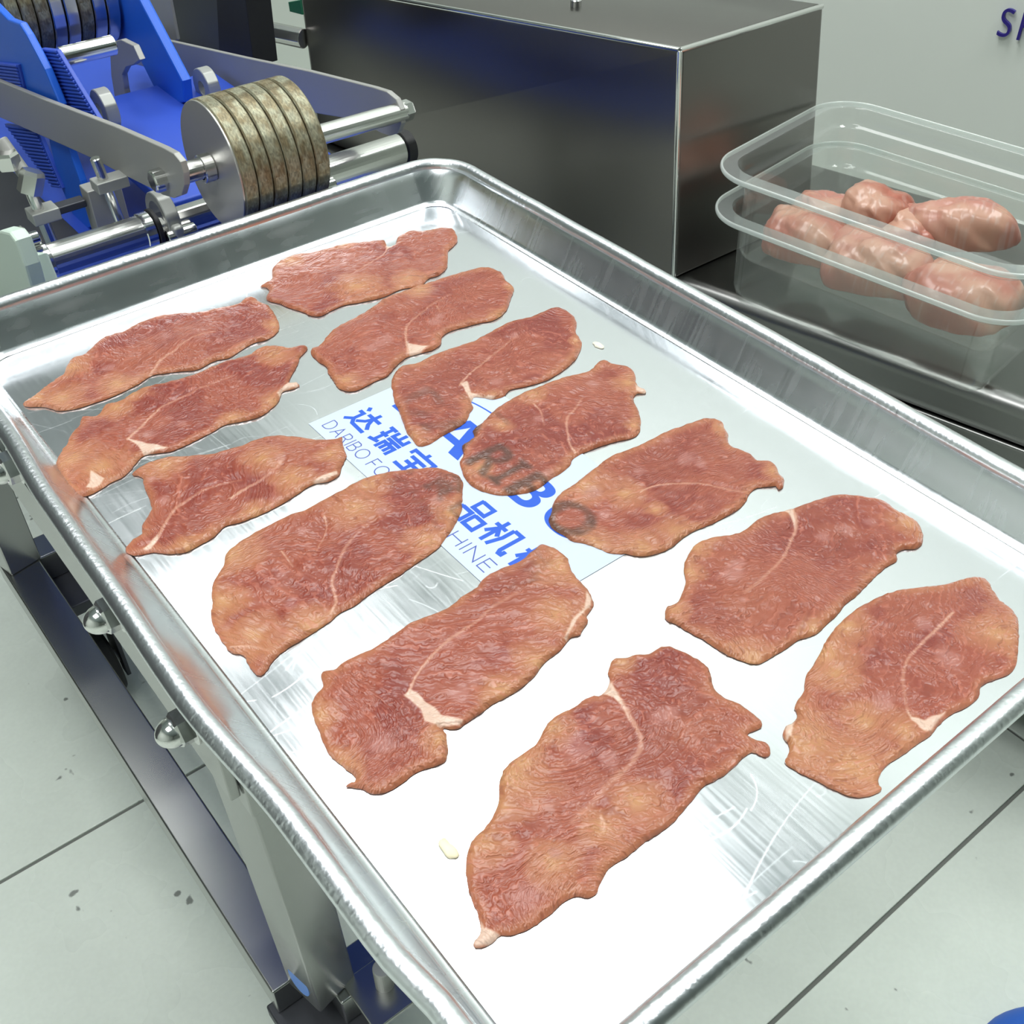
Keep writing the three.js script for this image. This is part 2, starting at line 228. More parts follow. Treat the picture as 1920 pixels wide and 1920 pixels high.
// printed sheet lying in the tray
const SX0 = -0.0504, SX1 = 0.058, SZ0 = -0.0913, SZ1 = 0.1108;
const inkCanvas = document.createElement('canvas'); inkCanvas.width = 1616; inkCanvas.height = 873;
const inkCtx = inkCanvas.getContext('2d');
{
  const W = inkCanvas.width, H = inkCanvas.height, S = W / (SZ1 - SZ0), c = inkCtx, X = (z) => (z - SZ0) * S, Y = (x) => (SX1 - x) * S;
  c.fillStyle = 'rgb(190,201,219)'; c.fillRect(0, 0, W, H);
  // big lettering
  c.fillStyle = c.strokeStyle = 'rgb(6,80,196)'; c.textBaseline = 'alphabetic';
  const put = (t, z0, z1, xb, cap, font) => { c.save(); c.font = font; const m = c.measureText(t), k = cap * S / (0.716 * 100); c.translate(X(z0), Y(xb)); c.scale((z1 - z0) * S / m.width, k); c.fillText(t, 0, 0); c.restore(); };
  const B = 'bold 100px sans-serif';
  put('D', -0.079, -0.047, -0.002, 0.0285, B); put('A', -0.047, -0.0065, -0.002, 0.0285, B); put('R', -0.006, 0.0175, -0.001, 0.027, B); put('I', 0.0165, 0.0285, 0, 0.0265, B); put('B', 0.0275, 0.0545, 0.001, 0.0255, B); put('O', 0.056, 0.0905, 0.0025, 0.0245, B);
  c.lineWidth = 0.0011 * S; c.beginPath(); c.moveTo(X(-0.055), Y(0.036)); c.quadraticCurveTo(X(-0.035), Y(0.043), X(-0.012), Y(0.0405)); c.stroke();
  // row of characters, drawn stroke by stroke on a 100 x 100 field
  const glyphs = {
    '达': [[14, 10, 24, 24], [6, 40, 25, 40, 25, 72], [5, 92, 25, 72, 40, 87, 96, 89], [38, 32, 94, 32], [65, 8, 64, 34, 57, 56, 38, 74], [65, 38, 75, 58, 92, 74]],
    '瑞': [[5, 16, 35, 16], [6, 47, 34, 47], [3, 86, 37, 78], [20, 16, 20, 82], [67, 4, 67, 34], [44, 12, 44, 35, 91, 35, 91, 12], [40, 49, 97, 49], [67, 49, 63, 63], [46, 96, 46, 64, 92, 64, 92, 96], [61, 64, 61, 92], [77, 64, 77, 92]],
    '宝': [[50, 3, 50, 16], [7, 38, 7, 21, 93, 21, 93, 38], [20, 43, 80, 43], [24, 65, 76, 65], [9, 91, 91, 91], [50, 43, 50, 91], [70, 72, 81, 84]],
    '食': [[50, 3, 5, 40], [50, 3, 95, 40], [50, 20, 55, 31], [24, 41, 76, 41, 76, 67, 24, 67], [24, 41, 24, 93, 46, 84], [24, 54, 76, 54], [50, 67, 95, 95], [85, 69, 63, 81]],
    '品': [[28, 8, 72, 8, 72, 40, 28, 40, 28, 4], [7, 55, 43, 55, 43, 93, 7, 93, 7, 51], [57, 55, 93, 55, 93, 93, 57, 93, 57, 51]],
    '机': [[3, 30, 43, 30], [24, 5, 24, 97], [24, 34, 5, 68], [24, 38, 43, 60], [55, 14, 55, 52, 43, 95], [55, 14, 84, 14, 84, 82, 89, 92, 98, 91, 98, 76]],
    '械': [[2, 30, 34, 30], [18, 5, 18, 97], [18, 34, 3, 66], [18, 40, 33, 58], [36, 28, 98, 28], [41, 56, 71, 56], [50, 42, 48, 70, 38, 94], [63, 42, 63, 92], [76, 5, 80, 50, 95, 93, 99, 78], [93, 44, 72, 90], [86, 9, 95, 20]],
  };
  c.lineJoin = 'miter'; c.lineCap = 'butt';
  [...'达瑞宝食品机械'].forEach((ch, i) => {
    const z0 = [-0.0845, -0.0585, -0.0312, -0.003, 0.0252, 0.0487, 0.0752][i], w = 0.0222, k = w * S / 100; c.save(); c.translate(X(z0), Y(-0.0108)); c.scale(k, k); c.lineWidth = 12;
    for (const s of glyphs[ch]) { c.beginPath(); c.moveTo(s[0], s[1]); for (let q = 2; q < s.length; q += 2) c.lineTo(s[q], s[q + 1]); c.stroke(); }
    c.restore();
  });
  // thin third row, drawn as hairline capitals
  const thin = { D: [[0, 0, 0, 1], 'D'], A: [[0, 0, 0.42, 1, 0.84, 0], [0.16, 0.36, 0.68, 0.36]], R: [[0, 0, 0, 1, 0.4, 1, 0.58, 0.88, 0.6, 0.72, 0.52, 0.54, 0.36, 0.48, 0, 0.48], [0.34, 0.48, 0.66, 0]], I: [[0, 0, 0, 1]], B: [[0, 0, 0, 1, 0.4, 1, 0.56, 0.9, 0.56, 0.66, 0.42, 0.54, 0, 0.54], [0.42, 0.54, 0.62, 0.42, 0.64, 0.16, 0.46, 0, 0, 0]], O: ['O'], F: [[0, 0, 0, 1, 0.6, 1], [0, 0.52, 0.54, 0.52]], M: [[0, 0, 0, 1, 0.45, 0.3, 0.9, 1, 0.9, 0]], C: ['C'], H: [[0, 0, 0, 1], [0.75, 0, 0.75, 1], [0, 0.52, 0.75, 0.52]], N: [[0, 0, 0, 1, 0.74, 0, 0.74, 1]], E: [[0.58, 0, 0, 0, 0, 1, 0.58, 1], [0, 0.52, 0.52, 0.52]], Y: [[0, 1, 0.38, 0.46, 0.76, 1], [0.38, 0.46, 0.38, 0]] };
  const wide = { D: 0.8, A: 0.84, R: 0.66, I: 0, B: 0.64, O: 1, F: 0.6, M: 0.9, C: 0.9, H: 0.75, N: 0.74, E: 0.58, Y: 0.76 };
  c.strokeStyle = 'rgb(50,70,160)'; c.lineWidth = 0.00065 * S;
  const row = (text, z0, z1) => {
    const cap = 0.0086 * S, gap = 0.3; let tot = 0; for (const ch of text) tot += wide[ch] + gap; const k = (z1 - z0) * S / (tot - gap); let x = X(z0); const yb = Y(-0.0458);
    for (const ch of text) { for (const s of thin[ch]) { c.beginPath(); if (s === 'O') c.ellipse(x + 0.5 * k, yb - cap / 2, 0.5 * k, cap / 2, 0, 0, 6.2832); else if (s === 'C') c.ellipse(x + 0.5 * k, yb - cap / 2, 0.5 * k, cap / 2, 0, 0.75, 5.53); else if (s === 'D') { c.moveTo(x, yb - cap); c.lineTo(x + 0.32 * k, yb - cap); c.ellipse(x + 0.32 * k, yb - cap / 2, 0.48 * k, cap / 2, 0, -1.5708, 1.5708); c.lineTo(x, yb); } else { c.moveTo(x + s[0] * k, yb - s[1] * cap); for (let q = 2; q < s.length; q += 2) c.lineTo(x + s[q] * k, yb - s[q + 1] * cap); } c.stroke(); } x += (wide[ch] + gap) * k; }
  };
  row('DARIBO', -0.0846, -0.0425); row('FOOD', -0.037, -0.004); row('MACHINERY', 0.0015, 0.0985);
  const g = new THREE.PlaneGeometry(SZ1 - SZ0, SX1 - SX0); // plane x -> z, plane y -> x
  g.applyMatrix4(new THREE.Matrix4().makeBasis(V(0, 0, 1), V(1, 0, 0), V(0, 1, 0))); g.translate((SX0 + SX1) / 2, 0.0003, (SZ0 + SZ1) / 2);
  const map = texture(inkCanvas, 0, 0, true); map.anisotropy = 8;
  single('printed_label', 'pale label with large blue lettering stuck to the tray floor beneath the meat', 'label', V((SX0 + SX1) / 2, 0, (SZ0 + SZ1) / 2), g, M({ map, roughness: 0.5, side: THREE.DoubleSide }));
}
const ink = inkCtx.getImageData(0, 0, inkCanvas.width, inkCanvas.height).data;
const inkAt = (x, z) => { // 0..1 how much print lies at this place of the tray, averaged over a small patch
  let s = 0, n = 0; for (let a = -1; a <= 1; a++) for (let b = -1; b <= 1; b++) { const i = Math.round((z + b * 0.0011 - SZ0) / (SZ1 - SZ0) * inkCanvas.width), j = Math.round((SX1 - x - a * 0.0011) / (SX1 - SX0) * inkCanvas.height); n++; if (i < 0 || j < 0 || i >= inkCanvas.width || j >= inkCanvas.height) continue; s += clamp((190 - ink[(j * inkCanvas.width + i) * 4]) / 165); } return s / n;
};

// ---------------------------------------------------------------- meat slices
const PX = [0, 0, 1], A1 = [0, 380, 3.2], A2 = [450, 400, 3.2], A4 = [1000, 700, 3.491], A5 = [200, 780, 2.743], A6 = [550, 1000, 3.2], A7 = [840, 1180, 3], A8 = [1220, 900, 2.743];
// f: frame of the outline's numbers; seam: [half width mm, points]; fat: outlines of white membrane; pale: [x, y, radius mm]; tan: places of yellowish flesh; dir: fibre direction; ghost: label print showing through
const SLICES = [
  { f: A2, t: 'with a dark pointed tip and a small white notch', dir: 0.4, out: [115, 440, 165, 415, 190, 395, 190, 340, 250, 285, 330, 250, 430, 235, 520, 215, 620, 185, 720, 175, 820, 165, 865, 165, 885, 200, 925, 195, 945, 150, 1000, 115, 1090, 105, 1150, 100, 1210, 88, 1280, 100, 1300, 130, 1305, 165, 1280, 195, 1250, 225, 1245, 300, 1240, 325, 1190, 370, 1130, 390, 1085, 430, 960, 455, 860, 500, 700, 535, 620, 550, 540, 585, 480, 615, 420, 610, 380, 590, 310, 570, 240, 540, 160, 515, 175, 460, 150, 440],
    seam: [[0.5, [885, 200, 870, 245, 820, 285, 740, 330, 660, 370, 570, 378]]], fat: [[868, 162, 945, 148, 925, 200, 880, 225]], pale: [[640, 280, 6], [960, 250, 4], [1090, 220, 3]], tan: [[300, 290, 12], [620, 190, 10], [700, 450, 22], [1000, 400, 14]] },
  { f: A2, t: 'with a tongue-shaped flap and two whitish streaks', dir: 0.9, out: [425, 820, 480, 790, 540, 720, 620, 660, 700, 620, 800, 560, 870, 510, 960, 475, 1080, 435, 1180, 400, 1280, 370, 1380, 345, 1450, 328, 1520, 335, 1570, 360, 1600, 410, 1645, 450, 1630, 490, 1615, 540, 1590, 590, 1520, 640, 1440, 655, 1350, 680, 1260, 705, 1210, 740, 1205, 780, 1160, 815, 1090, 835, 1020, 855, 985, 870, 940, 910, 910, 945, 880, 975, 800, 1010, 700, 1060, 650, 1065, 590, 1045, 560, 1000, 530, 960, 520, 920, 460, 880],
    seam: [[0.55, [1010, 850, 1000, 800, 995, 720, 1010, 670, 1080, 610, 1160, 550, 1260, 490]], [0.4, [1180, 560, 1200, 600]]], fat: [[1000, 775, 1040, 795, 1140, 808, 1085, 838, 1015, 856]], pale: [[1165, 660, 6], [1200, 630, 4], [850, 785, 7], [790, 820, 6], [890, 760, 5]], tan: [[640, 1010, 10], [1560, 620, 10], [1620, 450, 6], [1080, 470, 12]] },
  { f: PX, t: 'dark red, curved, a white gristle knot beside the label', dir: 0.5, ghost: 0.4, out: [736, 737, 734, 719, 737, 705, 753, 687, 783, 680, 800, 671, 844, 655, 887, 641, 925, 619, 956, 605, 994, 595, 1041, 578, 1059, 581, 1075, 592, 1081, 605, 1080, 624, 1091, 642, 1086, 661, 1075, 678, 1031, 709, 994, 722, 955, 731, 947, 741, 925, 748, 903, 745, 888, 744, 884, 756, 888, 762, 881, 775, 872, 792, 850, 806, 831, 816, 800, 834, 783, 836, 775, 825, 763, 812, 755, 791, 750, 775, 741, 756],
    seam: [[0.5, [862, 725, 878, 706, 903, 684, 934, 659, 966, 634]]], fat: [[862, 722, 876, 716, 884, 738, 905, 744, 930, 746, 884, 758, 872, 735]], pale: [[930, 718, 5], [966, 632, 4], [795, 735, 5]], tan: [[775, 820, 10], [1080, 640, 6], [925, 742, 5]] },
  { f: PX, t: 'broad, over the middle of the label, white nub on its corner', dir: 0.2, ghost: 0.75, out: [887, 806, 903, 794, 925, 772, 962, 747, 1019, 722, 1062, 706, 1103, 697, 1122, 680, 1134, 677, 1150, 683, 1178, 687, 1190, 700, 1195, 722, 1204, 728, 1212, 731, 1210, 737, 1196, 737, 1189, 742, 1189, 752, 1198, 772, 1202, 792, 1199, 809, 1189, 819, 1160, 826, 1123, 837, 1086, 852, 1072, 863, 1069, 872, 1052, 886, 1029, 900, 1019, 909, 994, 922, 969, 926, 937, 928, 909, 922, 887, 912, 875, 900, 866, 881, 862, 866, 869, 853, 866, 837, 878, 828, 889, 818],
    seam: [[0.55, [1079, 851, 1069, 837, 1064, 815, 1064, 786, 1077, 772, 1086, 757, 1092, 749]], [0.4, [1000, 760, 1014, 775, 1020, 800]]], fat: [[1192, 722, 1213, 729, 1210, 738, 1192, 735]], pale: [[1110, 722, 5], [1055, 755, 3], [1010, 790, 4], [1030, 890, 5]], tan: [[1000, 745, 10], [1180, 720, 12], [1190, 800, 7], [940, 800, 8], [900, 880, 10]] },
  { f: A4, t: 'leaf-shaped, one end grey over a blue letter, curled nub opposite', dir: 0.35, ghost: 0.7, out: [100, 970, 120, 900, 130, 850, 180, 780, 260, 730, 350, 660, 430, 600, 480, 560, 560, 520, 660, 480, 760, 440, 860, 390, 960, 350, 1080, 310, 1160, 300, 1240, 320, 1250, 360, 1275, 410, 1270, 440, 1310, 485, 1400, 520, 1470, 575, 1540, 580, 1590, 610, 1610, 660, 1645, 700, 1635, 745, 1605, 760, 1590, 735, 1530, 740, 1470, 745, 1420, 780, 1400, 820, 1350, 880, 1250, 940, 1150, 990, 1050, 1030, 960, 1090, 900, 1140, 800, 1180, 700, 1195, 600, 1180, 500, 1175, 420, 1140, 330, 1110, 240, 1090, 200, 1060, 150, 1030],
    seam: [[0.5, [700, 785, 780, 750, 900, 735, 1080, 730, 1200, 750, 1300, 770, 1400, 780]]], fat: [], pale: [[870, 460, 4], [1000, 570, 7], [1090, 600, 5], [380, 790, 7], [460, 930, 5], [700, 650, 4]], tan: [[350, 760, 18], [600, 800, 14], [800, 900, 8], [400, 1120, 14], [700, 1150, 16], [950, 1050, 14], [1240, 370, 8], [1570, 650, 8]] },
  { f: A8, t: 'broad, with a white-edged lobe and three pale spots', dir: 0.15, out: [75, 690, 85, 650, 130, 635, 170, 560, 180, 510, 170, 450, 190, 390, 220, 340, 270, 310, 350, 290, 430, 280, 490, 250, 540, 210, 600, 180, 680, 160, 720, 150, 780, 130, 850, 105, 930, 80, 1020, 75, 1110, 85, 1200, 105, 1260, 150, 1320, 180, 1370, 215, 1395, 260, 1400, 320, 1370, 350, 1300, 355, 1265, 375, 1270, 410, 1220, 440, 1160, 490, 1110, 540, 1060, 590, 1000, 640, 960, 690, 900, 745, 850, 790, 760, 820, 690, 870, 620, 910, 550, 945, 480, 930, 420, 910, 350, 870, 290, 830, 200, 780, 130, 740, 85, 720],
    seam: [[0.6, [720, 150, 745, 200, 745, 260, 720, 320, 690, 390, 640, 450, 590, 500, 520, 560, 480, 590]]], fat: [[660, 165, 722, 148, 748, 210, 742, 270, 722, 215, 700, 180]], pale: [[425, 490, 8], [450, 440, 5], [880, 305, 6], [1000, 268, 6], [1120, 230, 5], [470, 630, 3]], tan: [[220, 340, 14], [200, 480, 10], [520, 920, 14], [1320, 230, 14], [840, 780, 10], [130, 680, 8]] },
  { f: A8, t: 'large, tan-edged, with white curved seam and white wedge', dir: -0.3, out: [690, 1440, 715, 1390, 700, 1345, 682, 1330, 690, 1270, 740, 1240, 755, 1200, 740, 1180, 750, 1140, 790, 1080, 800, 1000, 830, 960, 870, 890, 900, 830, 940, 770, 1000, 710, 1080, 650, 1180, 600, 1280, 565, 1400, 550, 1500, 540, 1600, 510, 1680, 498, 1730, 515, 1760, 570, 1800, 620, 1860, 665, 1890, 720, 1895, 800, 1890, 880, 1880, 950, 1850, 990, 1760, 1030, 1700, 1060, 1690, 1110, 1620, 1170, 1550, 1200, 1480, 1260, 1440, 1310, 1380, 1350, 1300, 1410, 1220, 1460, 1190, 1500, 1170, 1550, 1190, 1590, 1130, 1620, 1060, 1630, 980, 1610, 900, 1570, 820, 1530, 760, 1500, 700, 1460],
    seam: [[0.6, [1550, 690, 1460, 780, 1380, 860, 1320, 930, 1295, 1020, 1300, 1100, 1320, 1200]]], fat: [[1305, 1170, 1345, 1225, 1400, 1235, 1440, 1222, 1520, 1200, 1440, 1300, 1400, 1300, 1330, 1245], [690, 1270, 735, 1240, 720, 1330, 690, 1350]], pale: [[1190, 1145, 6], [1525, 925, 8], [1400, 750, 5], [1210, 1150, 3]], tan: [[900, 900, 18], [950, 1000, 14], [800, 1350, 24], [1050, 1480, 28], [1780, 800, 18], [1300, 1300, 14], [1100, 1250, 14], [1000, 760, 14]] },
  { f: A1, t: 'long and narrow with a drawn-out point, lying against the tray corner', dir: 0.1, out: [135, 1215, 170, 1185, 250, 1120, 330, 1060, 370, 1040, 400, 980, 440, 935, 500, 915, 560, 860, 650, 800, 750, 770, 850, 720, 950, 685, 1060, 665, 1200, 655, 1320, 630, 1430, 610, 1470, 580, 1515, 570, 1560, 595, 1610, 615, 1650, 670, 1675, 740, 1660, 780, 1600, 820, 1520, 840, 1450, 880, 1370, 930, 1290, 945, 1180, 1000, 1080, 1010, 990, 1020, 910, 1035, 830, 1085, 740, 1130, 650, 1170, 560, 1200, 450, 1235, 350, 1245, 280, 1225],
    seam: [[0.7, [905, 1035, 930, 1000, 960, 960, 1040, 900, 1120, 840, 1200, 800, 1290, 780]]], fat: [], pale: [[640, 1000, 5], [1000, 810, 4], [1320, 840, 3]], tan: [[430, 1000, 16], [380, 1180, 18], [700, 1100, 14], [1640, 740, 8], [220, 1180, 14]] },
  { f: A1, t: 'long and bent, with a square white patch on its rounded end', dir: 0.3, out: [340, 1580, 350, 1520, 400, 1450, 420, 1400, 470, 1340, 495, 1290, 580, 1280, 610, 1240, 640, 1210, 720, 1190, 800, 1140, 900, 1100, 1000, 1080, 1100, 1050, 1200, 1020, 1300, 970, 1400, 940, 1500, 910, 1560, 870, 1640, 860, 1740, 870, 1830, 860, 1845, 870, 1800, 930, 1780, 980, 1740, 1050, 1735, 1085, 1785, 1080, 1795, 1095, 1760, 1115, 1700, 1130, 1680, 1160, 1670, 1190, 1620, 1240, 1560, 1280, 1450, 1310, 1350, 1330, 1260, 1380, 1180, 1420, 1100, 1460, 1020, 1490, 950, 1500, 860, 1515, 800, 1580, 740, 1640, 660, 1680, 580, 1730, 500, 1760, 440, 1730, 390, 1680, 360, 1620],
    seam: [[0.6, [770, 1430, 840, 1360, 920, 1280, 1020, 1210, 1120, 1160, 1250, 1100, 1400, 1040]]], fat: [[765, 1425, 835, 1440, 900, 1450, 1010, 1480, 930, 1500, 860, 1515, 830, 1475], [545, 1612, 642, 1660, 600, 1705, 560, 1728, 512, 1726, 535, 1690], [1735, 1085, 1795, 1082, 1790, 1105, 1700, 1130, 1680, 1190, 1660, 1150]], pale: [[800, 1380, 5], [900, 1400, 5], [1090, 1330, 4]], tan: [[430, 1550, 20], [600, 1600, 22], [800, 1150, 12], [1650, 920, 16], [1640, 1200, 10], [1400, 1300, 10], [700, 1240, 12]] },
  { f: A5, t: 'with a long white diagonal streak and fat strip on its edge', dir: 0.25, out: [95, 680, 130, 640, 180, 610, 185, 560, 230, 480, 220, 440, 190, 350, 180, 310, 130, 300, 220, 240, 330, 215, 450, 205, 570, 190, 680, 160, 780, 120, 860, 100, 960, 105, 1080, 120, 1190, 118, 1205, 105, 1215, 150, 1235, 200, 1210, 250, 1195, 300, 1140, 335, 1060, 350, 980, 400, 900, 450, 800, 500, 700, 540, 600, 570, 550, 620, 480, 660, 400, 700, 300, 705, 240, 700, 150, 715, 110, 705],
    seam: [[0.7, [200, 690, 260, 640, 300, 570, 350, 490, 430, 430, 520, 380, 620, 350, 690, 335]], [0.7, [640, 430, 740, 370, 840, 300, 910, 230]]], fat: [[1050, 350, 1110, 318, 1190, 288, 1195, 305, 1130, 338], [185, 692, 235, 645, 268, 600, 275, 640, 235, 690, 200, 702]], pale: [[905, 225, 4], [300, 440, 4], [235, 330, 3]], tan: [[300, 260, 14], [950, 330, 14], [800, 230, 14], [420, 680, 12], [760, 500, 10], [1150, 200, 10]] },
  { f: A5, t: 'large and wide, its pointed corner folded, white seam down one side', dir: 0.5, ghost: 0.6, out: [540, 910, 550, 850, 600, 770, 620, 700, 700, 640, 780, 590, 900, 530, 1000, 490, 1120, 430, 1230, 370, 1330, 320, 1450, 290, 1600, 270, 1720, 275, 1800, 300, 1830, 330, 1830, 400, 1825, 480, 1790, 560, 1750, 620, 1700, 680, 1600, 750, 1500, 820, 1400, 880, 1330, 930, 1280, 970, 1200, 1010, 1140, 1060, 1080, 1100, 1000, 1150, 920, 1200, 860, 1250, 820, 1310, 790, 1335, 750, 1310, 720, 1260, 700, 1230, 640, 1215, 610, 1180, 570, 1120, 535, 1030, 545, 960],
    seam: [[0.65, [1150, 1025, 1180, 960, 1160, 870, 1190, 780, 1230, 680, 1300, 600, 1380, 540]], [0.5, [640, 1195, 740, 1190, 840, 1215]], [0.35, [1120, 520, 1130, 590, 1070, 720]], [0.35, [900, 700, 960, 780]]], fat: [], pale: [[1410, 500, 4], [1000, 600, 4], [950, 980, 4], [900, 830, 4], [1700, 440, 5]], tan: [[650, 720, 20], [760, 1130, 16], [1280, 480, 18], [1770, 500, 14], [1650, 650, 16], [600, 960, 16], [1060, 1080, 16], [1350, 360, 14]] },
  { f: A6, t: 'long, dark red, creased, with white gristle patch and thin tail', dir: 0.6, ghost: 0.3, out: [110, 1010, 150, 950, 180, 920, 165, 850, 180, 828, 240, 820, 300, 770, 400, 720, 500, 680, 600, 610, 700, 540, 800, 500, 920, 450, 1010, 380, 1090, 330, 1150, 260, 1250, 210, 1350, 170, 1440, 100, 1490, 65, 1540, 75, 1600, 110, 1640, 140, 1670, 220, 1720, 290, 1760, 330, 1790, 380, 1800, 430, 1760, 500, 1770, 530, 1740, 570, 1720, 610, 1670, 620, 1600, 700, 1500, 780, 1450, 850, 1360, 930, 1260, 990, 1200, 1020, 1120, 1080, 1030, 1140, 990, 1170, 880, 1165, 910, 1190, 925, 1270, 915, 1360, 860, 1390, 740, 1430, 660, 1490, 560, 1550, 480, 1560, 400, 1530, 340, 1520, 300, 1515, 380, 1480, 300, 1400, 220, 1330, 180, 1250, 150, 1180, 120, 1100],
    seam: [[0.6, [690, 970, 730, 880, 800, 780, 900, 680, 1000, 600, 1100, 530, 1220, 440, 1340, 360]]], fat: [[655, 985, 700, 940, 755, 965, 800, 1015, 860, 1050, 900, 1100, 1030, 1130, 1000, 1165, 870, 1165, 790, 1140, 760, 1070, 700, 1015], [1755, 340, 1795, 400, 1790, 440, 1700, 530, 1640, 650, 1620, 640, 1680, 520, 1745, 460]], pale: [[1100, 890, 5], [1000, 980, 6], [1000, 620, 5], [930, 680, 5], [520, 1290, 7]], tan: [[160, 1100, 10], [290, 1400, 12], [1600, 200, 18], [1600, 500, 16], [1250, 950, 14], [880, 1250, 10], [1450, 780, 14]] },
  { f: A7, t: 'the largest, ragged, with white seam, split edge and pale nub', dir: 0.1, out: [100, 1350, 110, 1250, 150, 1170, 200, 1120, 240, 1070, 280, 980, 290, 850, 330, 770, 400, 710, 500, 640, 540, 560, 600, 490, 700, 440, 790, 380, 860, 370, 910, 290, 900, 240, 940, 160, 990, 160, 1040, 145, 1120, 140, 1190, 100, 1250, 95, 1330, 130, 1410, 170, 1460, 210, 1480, 260, 1500, 340, 1570, 390, 1670, 440, 1740, 490, 1770, 540, 1720, 570, 1680, 590, 1740, 620, 1800, 640, 1815, 700, 1780, 718, 1720, 690, 1680, 700, 1620, 760, 1540, 830, 1440, 880, 1390, 940, 1330, 1010, 1260, 1090, 1180, 1150, 1100, 1200, 1000, 1280, 920, 1330, 870, 1400, 830, 1490, 780, 1510, 720, 1500, 640, 1540, 590, 1590, 520, 1640, 440, 1690, 340, 1720, 290, 1720, 240, 1770, 160, 1790, 140, 1760, 180, 1710, 175, 1620, 140, 1530, 110, 1440],
    seam: [[0.9, [900, 300, 960, 390, 1010, 480, 1060, 570, 1085, 640, 1060, 720, 1000, 790, 900, 880, 820, 980, 700, 1090]], [0.45, [860, 1060, 880, 1110, 850, 1170]], [0.5, [1700, 700, 1760, 665]]], fat: [[855, 372, 908, 292, 955, 365, 1005, 465, 1020, 520, 975, 440, 930, 395], [175, 1610, 205, 1680, 300, 1722, 240, 1775, 155, 1790, 138, 1765, 180, 1712]], pale: [[735, 690, 8], [720, 640, 6], [1190, 510, 6], [1260, 480, 5], [600, 1270, 4], [900, 740, 6], [440, 1520, 8]], tan: [[350, 850, 22], [420, 760, 14], [590, 1320, 14], [1060, 970, 14], [600, 560, 12], [980, 200, 8], [860, 1120, 12], [200, 1200, 16], [300, 1000, 14]] },
];
function polyDistance(poly, x, z) { // signed distance to a closed outline [[x, z], ...], positive inside
  let d = 1e9, inside = false; const n = poly.length;
  for (let i = 0, j = n - 1; i < n; j = i++) {
    const [ax, az] = poly[j], [bx, bz] = poly[i], ex = bx - ax, ez = bz - az, t = clamp(((x - ax) * ex + (z - az) * ez) / (ex * ex + ez * ez + 1e-18)), dx = x - ax - ex * t, dz = z - az - ez * t; d = Math.min(d, dx * dx + dz * dz);
    if ((az > z) !== (bz > z) && x < ax + ex * (z - az) / (bz - az)) inside = !inside;
  }
  return (inside ? 1 : -1) * Math.sqrt(d);
}
function lineDistance(line, x, z) { let d = 1e9, at = 0; for (let i = 1; i < line.length; i++) { const [ax, az] = line[i - 1], [bx, bz] = line[i], ex = bx - ax, ez = bz - az, t = clamp(((x - ax) * ex + (z - az) * ez) / (ex * ex + ez * ez + 1e-18)), q = Math.hypot(x - ax - ex * t, z - az - ez * t); if (q < d) { d = q; at = (i - 1 + t) / (line.length - 1); } } return [d, at]; }
function grid2(x0, z0, x1, z1, step, f) { // sampled field with bilinear lookup
  const nx = Math.ceil((x1 - x0) / step) + 1, nz = Math.ceil((z1 - z0) / step) + 1, a = new Float32Array(nx * nz);
  for (let j = 0; j < nz; j++) for (let i = 0; i < nx; i++) a[j * nx + i] = f(x0 + i * step, z0 + j * step);
  return (x, z) => { const u = clamp((x - x0) / step, 0, nx - 1.001), v = clamp((z - z0) / step, 0, nz - 1.001), i = u | 0, j = v | 0, s = u - i, t = v - j, k = j * nx + i; return lerp(lerp(a[k], a[k + 1], s), lerp(a[k + nx], a[k + nx + 1], s), t); };
}
const mm = 0.001;
